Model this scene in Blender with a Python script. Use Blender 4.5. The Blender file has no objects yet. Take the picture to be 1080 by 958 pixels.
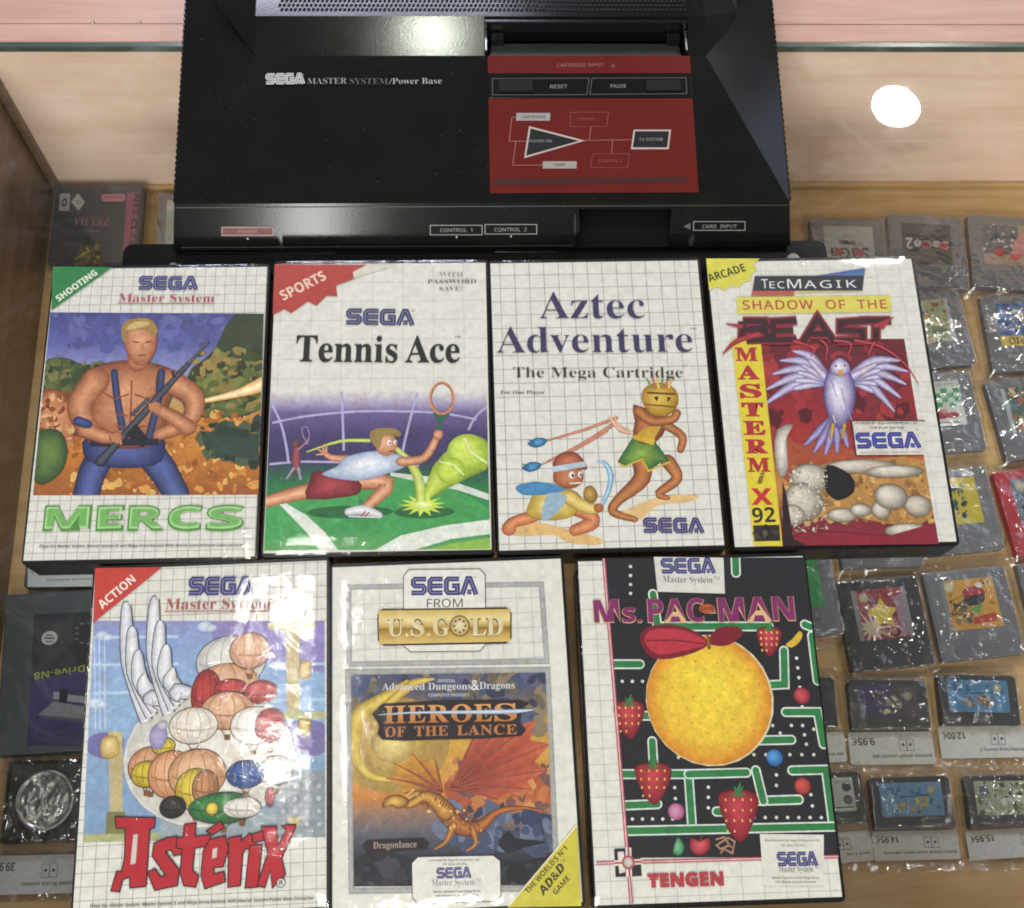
import bpy, bmesh, math, random
from mathutils import Vector, Matrix, noise
S = bpy.context.scene
COL = S.collection
R = math.radians

# ------------------------------------------------------------------ camera
F, HC = 1317.369, 0.71162                    # focal length in photo pixels, height over the glass
CO = Vector((0, 0, HC))
FW = Vector((0.0370, 0.3403, -0.9396)).normalized()
RT = Vector((0.9992, -0.0235, 0.0308)); RT = (RT - FW*RT.dot(FW)).normalized()
UP = RT.cross(FW)
cam = bpy.data.cameras.new('camera'); cam.sensor_width = 36; cam.lens = F/1080*36
cam.clip_start = 0.01; cam.clip_end = 100
co = bpy.data.objects.new('camera', cam); COL.objects.link(co); S.camera = co
co.matrix_world = Matrix(((RT.x, UP.x, -FW.x, CO.x), (RT.y, UP.y, -FW.y, CO.y), (RT.z, UP.z, -FW.z, CO.z), (0, 0, 0, 1)))

# ------------------------------------------------------------------ light (shop interior, lamps only)
W = bpy.data.worlds.new('World'); S.world = W; W.use_nodes = True
W.node_tree.nodes['Background'].inputs[0].default_value = (1.0, 0.965, 0.90, 1)
W.node_tree.nodes['Background'].inputs[1].default_value = 0.15
def area(name, loc, size, power, col, target, shape='DISK', sy=None, spread=180):
    l = bpy.data.lights.new(name, 'AREA'); l.shape = shape; l.size = size
    if sy: l.size_y = sy
    l.energy = power; l.color = col; l.spread = R(spread)
    o = bpy.data.objects.new(name, l); COL.objects.link(o); o.location = loc
    o.rotation_euler = (Vector(target)-Vector(loc)).to_track_quat('-Z', 'Y').to_euler()
    return o
area('downlight', (1.086, 1.86, 1.9), 0.118, 12.0, (1, .96, .9), (1.086, 1.86, 0))
area('downlight', (-0.37, 0.30, 1.9), 0.09, 1.4, (1, .97, .92), (-.37, .30, 0))
area('downlight', (-0.34, 0.58, 1.9), 0.07, 1.4, (1, .97, .92), (-.34, .58, 0))
area('downlight', (-1.5, 0.5, 1.9), 0.12, 6.0, (1, .95, .86), (-1.5, .1, 0))
area('downlight', (-.06, -.20, 1.9), .10, 2.6, (.95, 1, .86), (-.06, -.2, 0))
for dx_, dy_ in ((1.5, -.5), (.7, -1.2), (-1.4, -1.1), (2.0, .4)): area('downlight', (dx_, dy_, 1.9), .09, 4.0, (1, .97, .92), (dx_, dy_, 0))  # added small lamps out of view, for glints on the bag folds
area('flank_fill', (2.3, 1.6, 1.7), 1.6, 9, (.62, .72, 1), (.2, .5, 0), 'RECTANGLE', 1.2)  # added bluish fill, mirrored in the console's right flank
area('window_light', (-0.30, 2.58, 1.95), .85, 75, (.78, .81, 1), (-.30, 2.58, 0), 'RECTANGLE', .92)
area('overhead_fill', (-.4, -1.30, 1.95), 1.5, 31, (1, .97, .91), (0, .2, 0), 'RECTANGLE', .8)  # added overhead fill behind the camera, brightens the covers
area('front_fill', (-.5, -2.60, 1.80), 1.6, 76, (1, .97, .92), (0, .3, 0), 'RECTANGLE', .45)  # added fill from the front, brightens the cabinet's back panel
area('doorway_light', (-0.44, -2.4, 0.72), 0.17, 10, (1, 1, .93), (0, .3, 0), 'RECTANGLE', .9)
S.view_settings.view_transform = 'Standard'; S.view_settings.look = 'None'
S.view_settings.exposure = -0.16; S.view_settings.gamma = 1
cy = S.cycles
cy.use_denoising = True; cy.transparent_max_bounces = 24; cy.max_bounces = 8
cy.diffuse_bounces = 4; cy.glossy_bounces = 4; cy.sample_clamp_indirect = 6; cy.filter_width = 1.9

# ------------------------------------------------------------------ materials
def lin(c):
    if isinstance(c, str):
        c = c.lstrip('#'); c = ''.join(x*2 for x in c) if len(c) == 3 else c; c = [int(c[i:i+2], 16)/255 for i in (0, 2, 4)]
    return tuple(x/12.92 if x <= .04045 else ((x+.055)/1.055)**2.4 for x in c[:3])
def newmat(name):
    m = bpy.data.materials.new(name); m.use_nodes = True
    nt = m.node_tree; return m, nt, nt.nodes['Principled BSDF']
def node(nt, t, **k):
    n = nt.nodes.new(t)
    for a, b in k.items():
        if a in n.inputs: n.inputs[a].default_value = b
        else: setattr(n, a, b)
    return n
def ramp(nt, fac, stops):
    r = nt.nodes.new('ShaderNodeValToRGB'); e = r.color_ramp.elements
    while len(e) < len(stops): e.new(.5)
    for x, (p, c) in zip(e, stops): x.position = p; x.color = (*c, 1)
    nt.links.new(fac, r.inputs[0]); return r.outputs[0]
def plastic(name, col, rough=.35, spec=.5, bump=.15, bscale=900, var=.12, dust=0):
    m, nt, b = newmat(name); L = nt.links.new
    tc = node(nt, 'ShaderNodeTexCoord')
    n = node(nt, 'ShaderNodeTexNoise', Scale=35.0, Detail=5.0); L(tc.outputs['Object'], n.inputs['Vector'])
    c = lin(col)
    L(ramp(nt, n.outputs[0], [(.3, tuple(x*(1-var) for x in c)), (.7, tuple(min(1, x*(1+var)+dust) for x in c))]), b.inputs['Base Color'])
    if dust:
        dn = node(nt, 'ShaderNodeTexVoronoi', Scale=260.0); L(tc.outputs['Object'], dn.inputs['Vector'])
        dz = node(nt, 'ShaderNodeTexNoise', Scale=700.0, Detail=2.0); L(tc.outputs['Object'], dz.inputs['Vector'])
        f1 = ramp(nt, dn.outputs['Distance'], [(.05, (1, 1, 1)), (.12, (0, 0, 0))]); f2 = ramp(nt, dz.outputs[0], [(.55, (0, 0, 0)), (.62, (.5, .5, .5))])
        ml = node(nt, 'ShaderNodeMixRGB', blend_type='MULTIPLY'); ml.inputs[0].default_value = 1; L(f1, ml.inputs[1]); L(f2, ml.inputs[2])
        src = b.inputs['Base Color'].links[0].from_socket; mm = node(nt, 'ShaderNodeMixRGB'); L(ml.outputs[0], mm.inputs[0]); L(src, mm.inputs[1]); mm.inputs[2].default_value = (.16, .155, .14, 1); L(mm.outputs[0], b.inputs['Base Color'])
    rr = node(nt, 'ShaderNodeMapRange'); rr.inputs['To Min'].default_value = rough*.75; rr.inputs['To Max'].default_value = rough*1.3
    n3 = node(nt, 'ShaderNodeTexNoise', Scale=14.0, Detail=6.0, Roughness=.7); L(tc.outputs['Object'], n3.inputs['Vector'])
    L(n3.outputs[0], rr.inputs['Value']); L(rr.outputs[0], b.inputs['Roughness'])
    b.inputs['Specular IOR Level'].default_value = spec
    n2 = node(nt, 'ShaderNodeTexNoise', Scale=float(bscale), Detail=2.0); L(tc.outputs['Object'], n2.inputs['Vector'])
    bp = node(nt, 'ShaderNodeBump', Strength=bump, Distance=.0003); L(n2.outputs[0], bp.inputs['Height']); L(bp.outputs[0], b.inputs['Normal'])
    return m
def wood(name, c1, c2, c3, rough=.35, axis='x'):
    m, nt, b = newmat(name); L = nt.links.new
    tc = node(nt, 'ShaderNodeTexCoord'); mp = node(nt, 'ShaderNodeMapping')
    L(tc.outputs['Object'], mp.inputs[0])
    mp.inputs['Scale'].default_value = (2.2, 22, 22) if axis == 'x' else (22, 2.2, 22)
    n = node(nt, 'ShaderNodeTexNoise', Scale=3.0, Detail=9.0, Roughness=.62, Distortion=.9); L(mp.outputs[0], n.inputs['Vector'])
    n2 = node(nt, 'ShaderNodeTexNoise', Scale=9.0, Detail=4.0); L(tc.outputs['Object'], n2.inputs['Vector'])
    n3 = node(nt, 'ShaderNodeTexVoronoi', Scale=7.5); n3.inputs['Randomness'].default_value = 1
    mp2 = node(nt, 'ShaderNodeMapping'); mp2.inputs['Scale'].default_value = (.7, 1.6, 1.6) if axis == 'x' else (1.6, .7, 1.6)
    L(tc.outputs['Object'], mp2.inputs[0]); L(mp2.outputs[0], n3.inputs['Vector'])
    base = ramp(nt, n.outputs[0], [(.28, lin(c1)), (.5, lin(c2)), (.72, lin(c3))])
    kn = ramp(nt, n3.outputs['Distance'], [(.03, (.52, .44, .38)), (.15, (1, 1, 1))])
    mx = node(nt, 'ShaderNodeMixRGB', blend_type='MULTIPLY'); mx.inputs[0].default_value = .7; L(base, mx.inputs[1]); L(kn, mx.inputs[2])
    va = ramp(nt, n2.outputs[0], [(.3, (.86, .84, .82)), (.7, (1, 1, 1))])
    m2 = node(nt, 'ShaderNodeMixRGB', blend_type='MULTIPLY'); m2.inputs[0].default_value = .8; L(mx.outputs[0], m2.inputs[1]); L(va, m2.inputs[2])
    L(m2.outputs[0], b.inputs['Base Color']); b.inputs['Roughness'].default_value = rough
    bp = node(nt, 'ShaderNodeBump', Strength=.12, Distance=.001); L(n.outputs[0], bp.inputs['Height']); L(bp.outputs[0], b.inputs['Normal'])
    return m
def film(name, tint, rough, lo, hi, bumps, smudge=0):
    """clear sheet: straight-through transmission plus a glossy coat by viewing angle"""
    m, nt, b = newmat(name); L = nt.links.new; nt.nodes.remove(b)
    out = [n for n in nt.nodes if n.type == 'OUTPUT_MATERIAL'][0]
    tr = node(nt, 'ShaderNodeBsdfTransparent'); tr.inputs[0].default_value = (*tint, 1)
    gl = node(nt, 'ShaderNodeBsdfGlossy', Roughness=rough); gl.inputs[0].default_value = (1, 1, 1, 1)
    lw = node(nt, 'ShaderNodeLayerWeight', Blend=.5); pw = node(nt, 'ShaderNodeMath', operation='POWER'); pw.inputs[1].default_value = 5
    mr = node(nt, 'ShaderNodeMapRange'); mr.inputs['From Min'].default_value = 0; mr.inputs['From Max'].default_value = 1
    mr.inputs['To Min'].default_value = lo; mr.inputs['To Max'].default_value = hi
    tc0 = node(nt, 'ShaderNodeTexCoord'); oi = node(nt, 'ShaderNodeObjectInfo'); sc_ = node(nt, 'ShaderNodeVectorMath', operation='SCALE'); sc_.inputs[0].default_value = (7, 11, 13); L(oi.outputs['Random'], sc_.inputs['Scale'])
    tc = node(nt, 'ShaderNodeVectorMath', operation='ADD'); L(tc0.outputs['Object'], tc.inputs[0]); L(sc_.outputs[0], tc.inputs[1]); prev = None
    for sc, st, dist in bumps:
        n = node(nt, 'ShaderNodeTexNoise', Scale=float(sc), Detail=3.0, Distortion=.6); L(tc.outputs[0], n.inputs['Vector'])
        bp = node(nt, 'ShaderNodeBump', Strength=st, Distance=dist); L(n.outputs[0], bp.inputs['Height'])
        if prev: L(prev, bp.inputs['Normal'])
        prev = bp.outputs[0]
    if prev: L(prev, gl.inputs['Normal']); L(prev, lw.inputs['Normal'])
    L(lw.outputs['Facing'], pw.inputs[0]); L(pw.outputs[0], mr.inputs['Value'])
    mx = node(nt, 'ShaderNodeMixShader'); L(mr.outputs[0], mx.inputs[0]); L(tr.outputs[0], mx.inputs[1]); L(gl.outputs[0], mx.inputs[2])
    last = mx.outputs[0]
    if smudge:
        g2 = node(nt, 'ShaderNodeBsdfGlossy', Roughness=.38)
        n = node(nt, 'ShaderNodeTexNoise', Scale=16.0, Detail=9.0, Roughness=.75, Distortion=1.6); L(tc.outputs[0], n.inputs['Vector'])
        f = ramp(nt, n.outputs[0], [(.50, (0, 0, 0)), (.72, (smudge,)*3)])
        m2 = node(nt, 'ShaderNodeMixShader'); L(f, m2.inputs[0]); L(last, m2.inputs[1]); L(g2.outputs[0], m2.inputs[2]); last = m2.outputs[0]
    L(last, out.inputs['Surface']); return m
def inkmat(name, rough=.45, spec=.4, art=0):
    m, nt, b = newmat(name); L = nt.links.new
    a = node(nt, 'ShaderNodeAttribute', attribute_name='Col')
    tc = node(nt, 'ShaderNodeTexCoord'); n = node(nt, 'ShaderNodeTexNoise', Scale=260.0, Detail=4.0); L(tc.outputs['Object'], n.inputs['Vector'])
    mx = node(nt, 'ShaderNodeMixRGB', blend_type='MULTIPLY'); mx.inputs[0].default_value = 1
    L(a.outputs['Color'], mx.inputs[1]); L(ramp(nt, n.outputs[0], [(.3, (.74, .74, .74)), (.65, (.87, .87, .87))]), mx.inputs[2])
    res = mx.outputs[0]
    if art:                                       # painterly mottling of the printed pictures
        for sc, lo, hi, cc in ((70, .34, .66, (1.0, .82, .66)), (210, .36, .64, (.72, .76, .88))):
            n2 = node(nt, 'ShaderNodeTexNoise', Scale=float(sc), Detail=9.0, Roughness=.68, Distortion=1.2); L(tc.outputs['Object'], n2.inputs['Vector'])
            m2 = node(nt, 'ShaderNodeMixRGB', blend_type='MULTIPLY'); m2.inputs[0].default_value = art; L(res, m2.inputs[1]); L(ramp(nt, n2.outputs[0], [(lo, cc), (.5, (.97, .97, .97)), (hi, (1.22, 1.2, 1.16))]), m2.inputs[2]); res = m2.outputs[0]
    L(res, b.inputs['Base Color']); b.inputs['Roughness'].default_value = rough; b.inputs['Specular IOR Level'].default_value = spec
    return m
M = dict(
    black=plastic('black_console_plastic', '#0d0e0d', .13, .5, .04, 700, .12, .001),
    gloss=plastic('glossy_black_plastic', '#0d0e0d', .16, .5, .06, 300),
    pit=plastic('matt_black_plastic', '#0b0b0b', .6, .25, .1),
    case=plastic('black_case_plastic', '#0b0b0b', .26, .5, .12, 500),
    grey=plastic('grey_cartridge_plastic', '#67686d', .5, .4, .5, 1100, .06),
    dgrey=plastic('dark_cartridge_plastic', '#2b2c2f', .42, .5, .4, 1100),
    red=plastic('red_cartridge_plastic', '#a3202c', .4, .5, .3, 900),
    redlab=plastic('red_panel_print', '#5a1c17', .30, .12, .1, 500, .06),
    wood=wood('laminate_wood', '#e2c0aa', '#eccfbc', '#f0d8c8'),
    woodtop=wood('counter_wood', '#ac8471', '#ba9380', '#c4a08e', .38),
    woodfloor=wood('shelf_wood', '#a48156', '#ba9868', '#c8a678', .4),
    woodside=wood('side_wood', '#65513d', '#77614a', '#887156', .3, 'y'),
    edge=plastic('glass_edge_green', '#3f4d47', .2, .6, 0),
    seam=plastic('dark_seam', '#5b3a2a', .6, .3),
    silver=plastic('silver_metal', '#aeb0ac', .28, .5, .4, 160, .2),
    card=plastic('grey_box_card', '#3e4245', .5, .4, .1),
    ink=inkmat('printed_paper'), art=inkmat('printed_picture', .42, .4, .55), inkg=inkmat('printed_plastic', .35),
    glass=film('glass', (.975, .985, .98), .015, .045, .9, [(5, .02, .002)], .055),
    sleeve=film('clear_sleeve', (.975, .975, .97), .09, .05, .75, [(18, .30, .003), (60, .20, .0012), (700, .12, .0003)]),
    bag=film('clear_bag', (.955, .955, .95), .09, .125, .9, [(24, .9, .008), (85, .5, .003), (240, .25, .001)]),
    lid=film('clear_lid', (.9, .9, .9), .06, .06, .8, [(9, .1, .002)]),
)
M['silver'].node_tree.nodes['Principled BSDF'].inputs['Metallic'].default_value = .85
def metal_off(): pass
m, nt, b = newmat('clear_underside'); nt.nodes.remove(b)
tr = node(nt, 'ShaderNodeBsdfTransparent'); tr.inputs[0].default_value = (.99, 1, .99, 1)
nt.links.new(tr.outputs[0], [n for n in nt.nodes if n.type == 'OUTPUT_MATERIAL'][0].inputs['Surface']); M['under'] = m

# ------------------------------------------------------------------ object helpers
def thing(name, label, cat, loc=(0, 0, 0), rz=0, group=None):
    o = bpy.data.objects.new(name, None); COL.objects.link(o); o.empty_display_size = .01
    o.location = loc; o.rotation_euler = (0, 0, rz); o['label'] = label; o['category'] = cat
    if group: o['group'] = group
    return o
def mw(o):
    m_ = Matrix.Translation(o.location) @ o.rotation_euler.to_matrix().to_4x4() if o else Matrix()
    return mw(o.parent) @ m_ if o and o.parent else m_
def link(name, me, mat, parent=None, world=True):
    """mesh given in world coordinates; stored in the parent's frame"""
    o = bpy.data.objects.new(name, me); COL.objects.link(o)
    for x in (mat if isinstance(mat, (list, tuple)) else [mat]): me.materials.append(x)
    if parent:
        o.parent = parent
        if world: me.transform(mw(parent).inverted())
    return o
def bm_link(name, bm, mat, parent=None, world=True, smooth=False):
    me = bpy.data.meshes.new(name); bmesh.ops.recalc_face_normals(bm, faces=bm.faces); bm.to_mesh(me); bm.free()
    if smooth:
        for p in me.polygons: p.use_smooth = True
    return link(name, me, mat, parent, world)
def add_box(bm, x0, x1, y0, y1, z0, z1, bev=0, seg=2, mi=0, T=None):
    r = bmesh.ops.create_cube(bm, size=1)
    vs = r['verts']
    for v in vs: v.co = Vector(((x0+x1)/2+v.co.x*(x1-x0), (y0+y1)/2+v.co.y*(y1-y0), (z0+z1)/2+v.co.z*(z1-z0)))
    if T is not None:
        for v in vs: v.co = T @ v.co
    fs = list({f for v in vs for f in v.link_faces})
    for f in fs: f.material_index = mi
    if bev:
        es = list({e for v in vs for e in v.link_edges})
        bmesh.ops.bevel(bm, geom=es, offset=bev, segments=seg, profile=.5, affect='EDGES')
def box(name, x0, x1, y0, y1, z0, z1, mat, parent=None, bev=0, world=False):
    bm = bmesh.new(); add_box(bm, x0, x1, y0, y1, z0, z1, bev); return bm_link(name, bm, mat, parent, world)
def prism(bm, pts, z0, z1, mi=0):
    lo = [bm.verts.new((x, y, z0)) for x, y in pts]; hi = [bm.verts.new((x, y, z1)) for x, y in pts]
    fs = [bm.faces.new(lo[::-1]), bm.faces.new(hi)]
    for i in range(len(pts)):
        j = (i+1) % len(pts); fs.append(bm.faces.new((lo[i], lo[j], hi[j], hi[i])))
    for f in fs: f.material_index = mi
    return hi
def rrect(x0, x1, y0, y1, r, n=5):
    out = []
    for cx, cy_, a in ((x1-r, y1-r, 0), (x0+r, y1-r, 90), (x0+r, y0+r, 180), (x1-r, y0+r, 270)):
        for k in range(n+1):
            t = R(a+90*k/n); out.append((cx+r*math.cos(t), cy_+r*math.sin(t)))
    return out

# ------------------------------------------------------------------ lettering
_cache = {}
BASES = {'serif': (0x1D400, 0x1D41A, 0x1D7CE), 'sansb': (0x1D5D4, 0x1D5EE, 0x1D7EC), 'sans': (0x1D5A0, 0x1D5BA, 0x1D7E2),
         'sansi': (0x1D63C, 0x1D656, None), 'dbl': (0x1D538, 0x1D552, 0x1D7D8), 'mono': (0x1D670, 0x1D68A, 0x1D7F6), 'plain': None}
def glyphs(s, font):
    b_ = BASES[font]
    if not b_: return s
    o = ''
    for c in s:
        if 'A' <= c <= 'Z': o += chr(b_[0]+ord(c)-65)
        elif 'a' <= c <= 'z': o += chr(b_[1]+ord(c)-97)
        elif '0' <= c <= '9' and b_[2]: o += chr(b_[2]+ord(c)-48)
        else: o += c
    return o
def tmesh(s, font, off=0, sp=1):
    k = (s, font, off, sp)
    if k not in _cache:
        c = bpy.data.curves.new('t', 'FONT'); c.body = glyphs(s, font); c.offset = off; c.resolution_u = 3; c.fill_mode = 'FRONT'; c.space_character = sp
        ob = bpy.data.objects.new('t', c)
        me = bpy.data.meshes.new_from_object(ob)
        _cache[k] = ([(v.co.x, v.co.y) for v in me.vertices], [tuple(p.vertices) for p in me.polygons])
        bpy.data.objects.remove(ob); bpy.data.meshes.remove(me); bpy.data.curves.remove(c)
    return _cache[k]

def mixc(a, b, t): return tuple(x+(y-x)*t for x, y in zip(a, b))
def C(c): return lin(c) if isinstance(c, str) else c
def smooth_pts(p, n=4):
    o = []; N = len(p)
    for i in range(N):
        a, b_, c, d = p[i-1], p[i], p[(i+1) % N], p[(i+2) % N]
        for k in range(n):
            t = k/n
            o.append(tuple(.5*(2*b_[j]+(c[j]-a[j])*t+(2*a[j]-5*b_[j]+4*c[j]-d[j])*t*t+(3*b_[j]-a[j]-3*c[j]+d[j])*t**3) for j in (0, 1)))
    return o

class Art:
    """printed ink on a flat surface: thin vector layers, metres in the surface's own plane"""
    def __init__(s, O, U, V, view=(0, 0, 1), step=1.2e-6, lift=0):
        s.O = Vector(O); s.U = Vector(U).normalized(); s.V = Vector(V).normalized(); s.N = s.U.cross(s.V).normalized()
        s.view = view; s.z = lift; s.step = step; s.v = []; s.f = []; s.c = []; s.clip = None
    def pt(s, p):
        x, y = p; ox, oy, k = s.view; x = ox+x/k; y = oy+y/k
        d = FW+RT*((x-540)/F)-UP*((y-479)/F)
        t = (s.O-CO).dot(s.N)/d.dot(s.N); q = CO+d*t-s.O
        return (q.dot(s.U), q.dot(s.V))
    def k(s, p, d=10.):
        a = s.pt((p[0]-d, p[1])); b_ = s.pt((p[0]+d, p[1])); return math.hypot(a[0]-b_[0], a[1]-b_[1])/(2*d)
    def setclip(s, q, local=False): s.clip = None if q is None else (q if local else [s.pt(p) for p in q])
    def _clip(s, pts, cols):
        if not s.clip: return pts, cols
        cl = s.clip
        ar = sum(cl[i][0]*cl[(i+1) % len(cl)][1]-cl[(i+1) % len(cl)][0]*cl[i][1] for i in range(len(cl)))
        if ar < 0: cl = cl[::-1]
        for i in range(len(cl)):
            a, b_ = cl[i], cl[(i+1) % len(cl)]; o = []; oc = []
            sd = lambda p: (b_[0]-a[0])*(p[1]-a[1])-(b_[1]-a[1])*(p[0]-a[0])
            for j in range(len(pts)):
                p, q = pts[j-1], pts[j]; cp, cq = cols[j-1], cols[j]; dp, dq = sd(p), sd(q)
                if (dp >= 0) != (dq >= 0):
                    t = dp/(dp-dq); o.append((p[0]+(q[0]-p[0])*t, p[1]+(q[1]-p[1])*t)); oc.append(mixc(cp, cq, t))
                if dq >= 0: o.append(q); oc.append(cq)
            pts, cols = o, oc
            if len(pts) < 3: return [], []
        return pts, cols
    def face(s, pts, cols):
        if isinstance(cols[0], (int, float)): cols = [cols]*len(pts)
        pts, cols = s._clip(list(pts), list(cols))
        if len(pts) < 3: return
        b0 = len(s.v); s.v += [(p[0], p[1], s.z) for p in pts]; s.f.append(tuple(range(b0, b0+len(pts)))); s.c += cols
    def nx(s): s.z += s.step
    def poly(s, pts, col, local=False, sm=0):
        if sm: pts = smooth_pts(pts, sm)
        q = pts if local else [s.pt(p) for p in pts]
        s.nx(); s.face(q, [C(c) for c in col] if isinstance(col, list) else C(col))
    def shade(s, pts, col, hi, sm=3, d=(-.25, .3)):
        """rounded form: outline, fill and a lighter core"""
        q = [s.pt(p) for p in (smooth_pts(pts, sm) if sm else pts)]; col, hi = C(col), C(hi)
        cx = sum(p[0] for p in q)/len(q); cy_ = sum(p[1] for p in q)/len(q)
        for k_, c in [(1.0, mixc(col, (0, 0, 0), .4))]+[(.96-.82*i/10, mixc(col, hi, (i/10)**.9)) for i in range(11)]:
            s.nx(); w = (1-k_)*.35
            ex = max(abs(p[0]-cx) for p in q); ey = max(abs(p[1]-cy_) for p in q)
            s.face([(cx+(p[0]-cx)*k_+d[0]*ex*w, cy_+(p[1]-cy_)*k_+d[1]*ey*w) for p in q], c)
    def grad(s, q, stops, n=18, local=False):
        """quad tl,tr,br,bl with vertical colour stops"""
        q = q if local else [s.pt(p) for p in q]; s.nx()
        def cc(t):
            for (a, ca), (b_, cb) in zip(stops, stops[1:]):
                if t <= b_: return mixc(C(ca), C(cb), (t-a)/(b_-a) if b_ > a else 0)
            return C(stops[-1][1])
        tl, tr_, br, bl = q; L_ = lambda a, b_, t: (a[0]+(b_[0]-a[0])*t, a[1]+(b_[1]-a[1])*t)
        for i in range(n):
            a, b_ = i/n, (i+1)/n
            s.face([L_(tl, bl, a), L_(tr_, br, a), L_(tr_, br, b_), L_(tl, bl, b_)], [cc(a), cc(a), cc(b_), cc(b_)])
    def ell(s, c, rx, ry, col, rim=None, ang=0, n=26, off=(0, 0), mid=.55, local=False):
        if local: cx, cy_ = c; k_ = 1
        else: cx, cy_ = s.pt(c); k_ = s.k(c)
        col = C(col); rim = C(rim) if rim else col; s.nx(); ca, sa = math.cos(R(ang)), math.sin(R(ang))
        P_ = lambda t, r: (cx+(rx*k_*math.cos(t)*r+off[0]*rx*k_*(1-r))*ca-(ry*k_*math.sin(t)*r+off[1]*ry*k_*(1-r))*sa, cy_+(rx*k_*math.cos(t)*r+off[0]*rx*k_*(1-r))*sa+(ry*k_*math.sin(t)*r+off[1]*ry*k_*(1-r))*ca)
        m_ = mixc(col, rim, .35)
        for i in range(n):
            a, b_ = 2*math.pi*i/n, 2*math.pi*(i+1)/n
            if rim == col: continue
            s.face([P_(0, 0), P_(a, mid), P_(b_, mid)], [col, m_, m_]); s.face([P_(a, mid), P_(a, 1), P_(b_, 1), P_(b_, mid)], [m_, rim, rim, m_])
        if rim == col: s.face([P_(2*math.pi*i/n, 1) for i in range(n)], col)
    def line(s, pts, w, col, closed=False, local=False, wl=False):
        k_ = 1 if (local or wl) else s.k(pts[0]); q = list(pts) if local else [s.pt(p) for p in pts]; w = w*k_; col = C(col); s.nx()
        n = len(q); L_, R_ = [], []
        for i in range(n):
            a = q[i-1] if (i > 0 or closed) else None; b_ = q[(i+1) % n] if (i < n-1 or closed) else None; p = q[i]
            ds = []
            for u, v_ in ((a, p), (p, b_)):
                if u is not None and v_ is not None:
                    l = math.hypot(v_[0]-u[0], v_[1]-u[1]) or 1e-9; ds.append(((v_[0]-u[0])/l, (v_[1]-u[1])/l))
            dx = sum(d[0] for d in ds); dy = sum(d[1] for d in ds); l = math.hypot(dx, dy) or 1e-9; dx /= l; dy /= l
            c_ = max(.45, dx*ds[0][0]+dy*ds[0][1]); o = w/2/c_
            L_.append((p[0]-dy*o, p[1]+dx*o)); R_.append((p[0]+dy*o, p[1]-dx*o))
        for i in range(n if closed else n-1):
            j = (i+1) % n; s.z += 2e-7; s.face([L_[i], R_[i], R_[j], L_[j]], col)
    def limb(s, pts, ws, dark, light, n=4, cap=True):
        """tapered tube painted with a lit middle and dark rims"""
        dark, light = C(dark), C(light); k_ = s.k(pts[0])
        q = [s.pt(p) for p in pts]
        # resample
        pp, wl = [], []
        for i in range(len(q)-1):
            a = q[i-1] if i else q[i]; b_, c = q[i], q[i+1]; d = q[i+2] if i+2 < len(q) else q[i+1]
            for k in range(n):
                t = k/n
                pp.append(tuple(.5*(2*b_[j]+(c[j]-a[j])*t+(2*a[j]-5*b_[j]+4*c[j]-d[j])*t*t+(3*b_[j]-a[j]-3*c[j]+d[j])*t**3) for j in (0, 1))); wl.append(ws[i]+(ws[i+1]-ws[i])*t)
        pp.append(q[-1]); wl.append(ws[-1])
        s.nx(); rows = []
        for i, p in enumerate(pp):
            a = pp[max(0, i-1)]; b_ = pp[min(len(pp)-1, i+1)]; l = math.hypot(b_[0]-a[0], b_[1]-a[1]) or 1e-9
            nx_, ny = -(b_[1]-a[1])/l, (b_[0]-a[0])/l; h = wl[i]*k_/2
            rows.append([(p[0]+nx_*h*t, p[1]+ny*h*t) for t in (-1, -.55, .05, .6, 1)])
        cs = [mixc(dark, (0, 0, 0), .35), mixc(dark, light, .45), light, mixc(dark, light, .5), dark]
        if cap:
            z = s.z
            for e, w in ((pts[0], ws[0]), (pts[-1], ws[-1])): s.ell(e, w/2*.98, w/2*.98, mixc(dark, light, .7), dark, n=14)
            s.nx()
        for a, b_ in zip(rows, rows[1:]):
            s.z += 3e-7
            for j in range(4): s.face([a[j], a[j+1], b_[j+1], b_[j]], [cs[j], cs[j+1], cs[j+1], cs[j]])
    def text(s, t, p0, p1, h, col, font='sans', off=0, local=False, sp=1, shear=0, grad=None, taper=0):
        if not local: k_ = s.k(p0); p0, p1 = s.pt(p0), s.pt(p1); h = h*k_
        vs, fs = tmesh(t, font, off, sp)
        if not vs: return
        hv, _ = tmesh('H' if font != 'mono' else 'E', font, off); ch = max(v[1] for v in hv)-min(0, min(v[1] for v in hv))
        x0, x1 = min(v[0] for v in vs), max(v[0] for v in vs); W_ = math.hypot(p1[0]-p0[0], p1[1]-p0[1])
        ux, uy = (p1[0]-p0[0])/W_, (p1[1]-p0[1])/W_; sx = W_/(x1-x0); sy = h/ch; s.nx(); col = C(col)
        def tr_(v):
            y = v[1]*sy; x = (v[0]-x0)*sx+shear*y
            if taper: y *= 1+taper*(x/W_-.5)
            return (p0[0]+ux*x-uy*y, p0[1]+uy*x+ux*y)
        g = C(grad) if grad else None
        for f in fs:
            s.face([tr_(vs[i]) for i in f], [mixc(col, g, max(0, min(1, vs[i][1]/ch))) if g else col for i in f])
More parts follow.
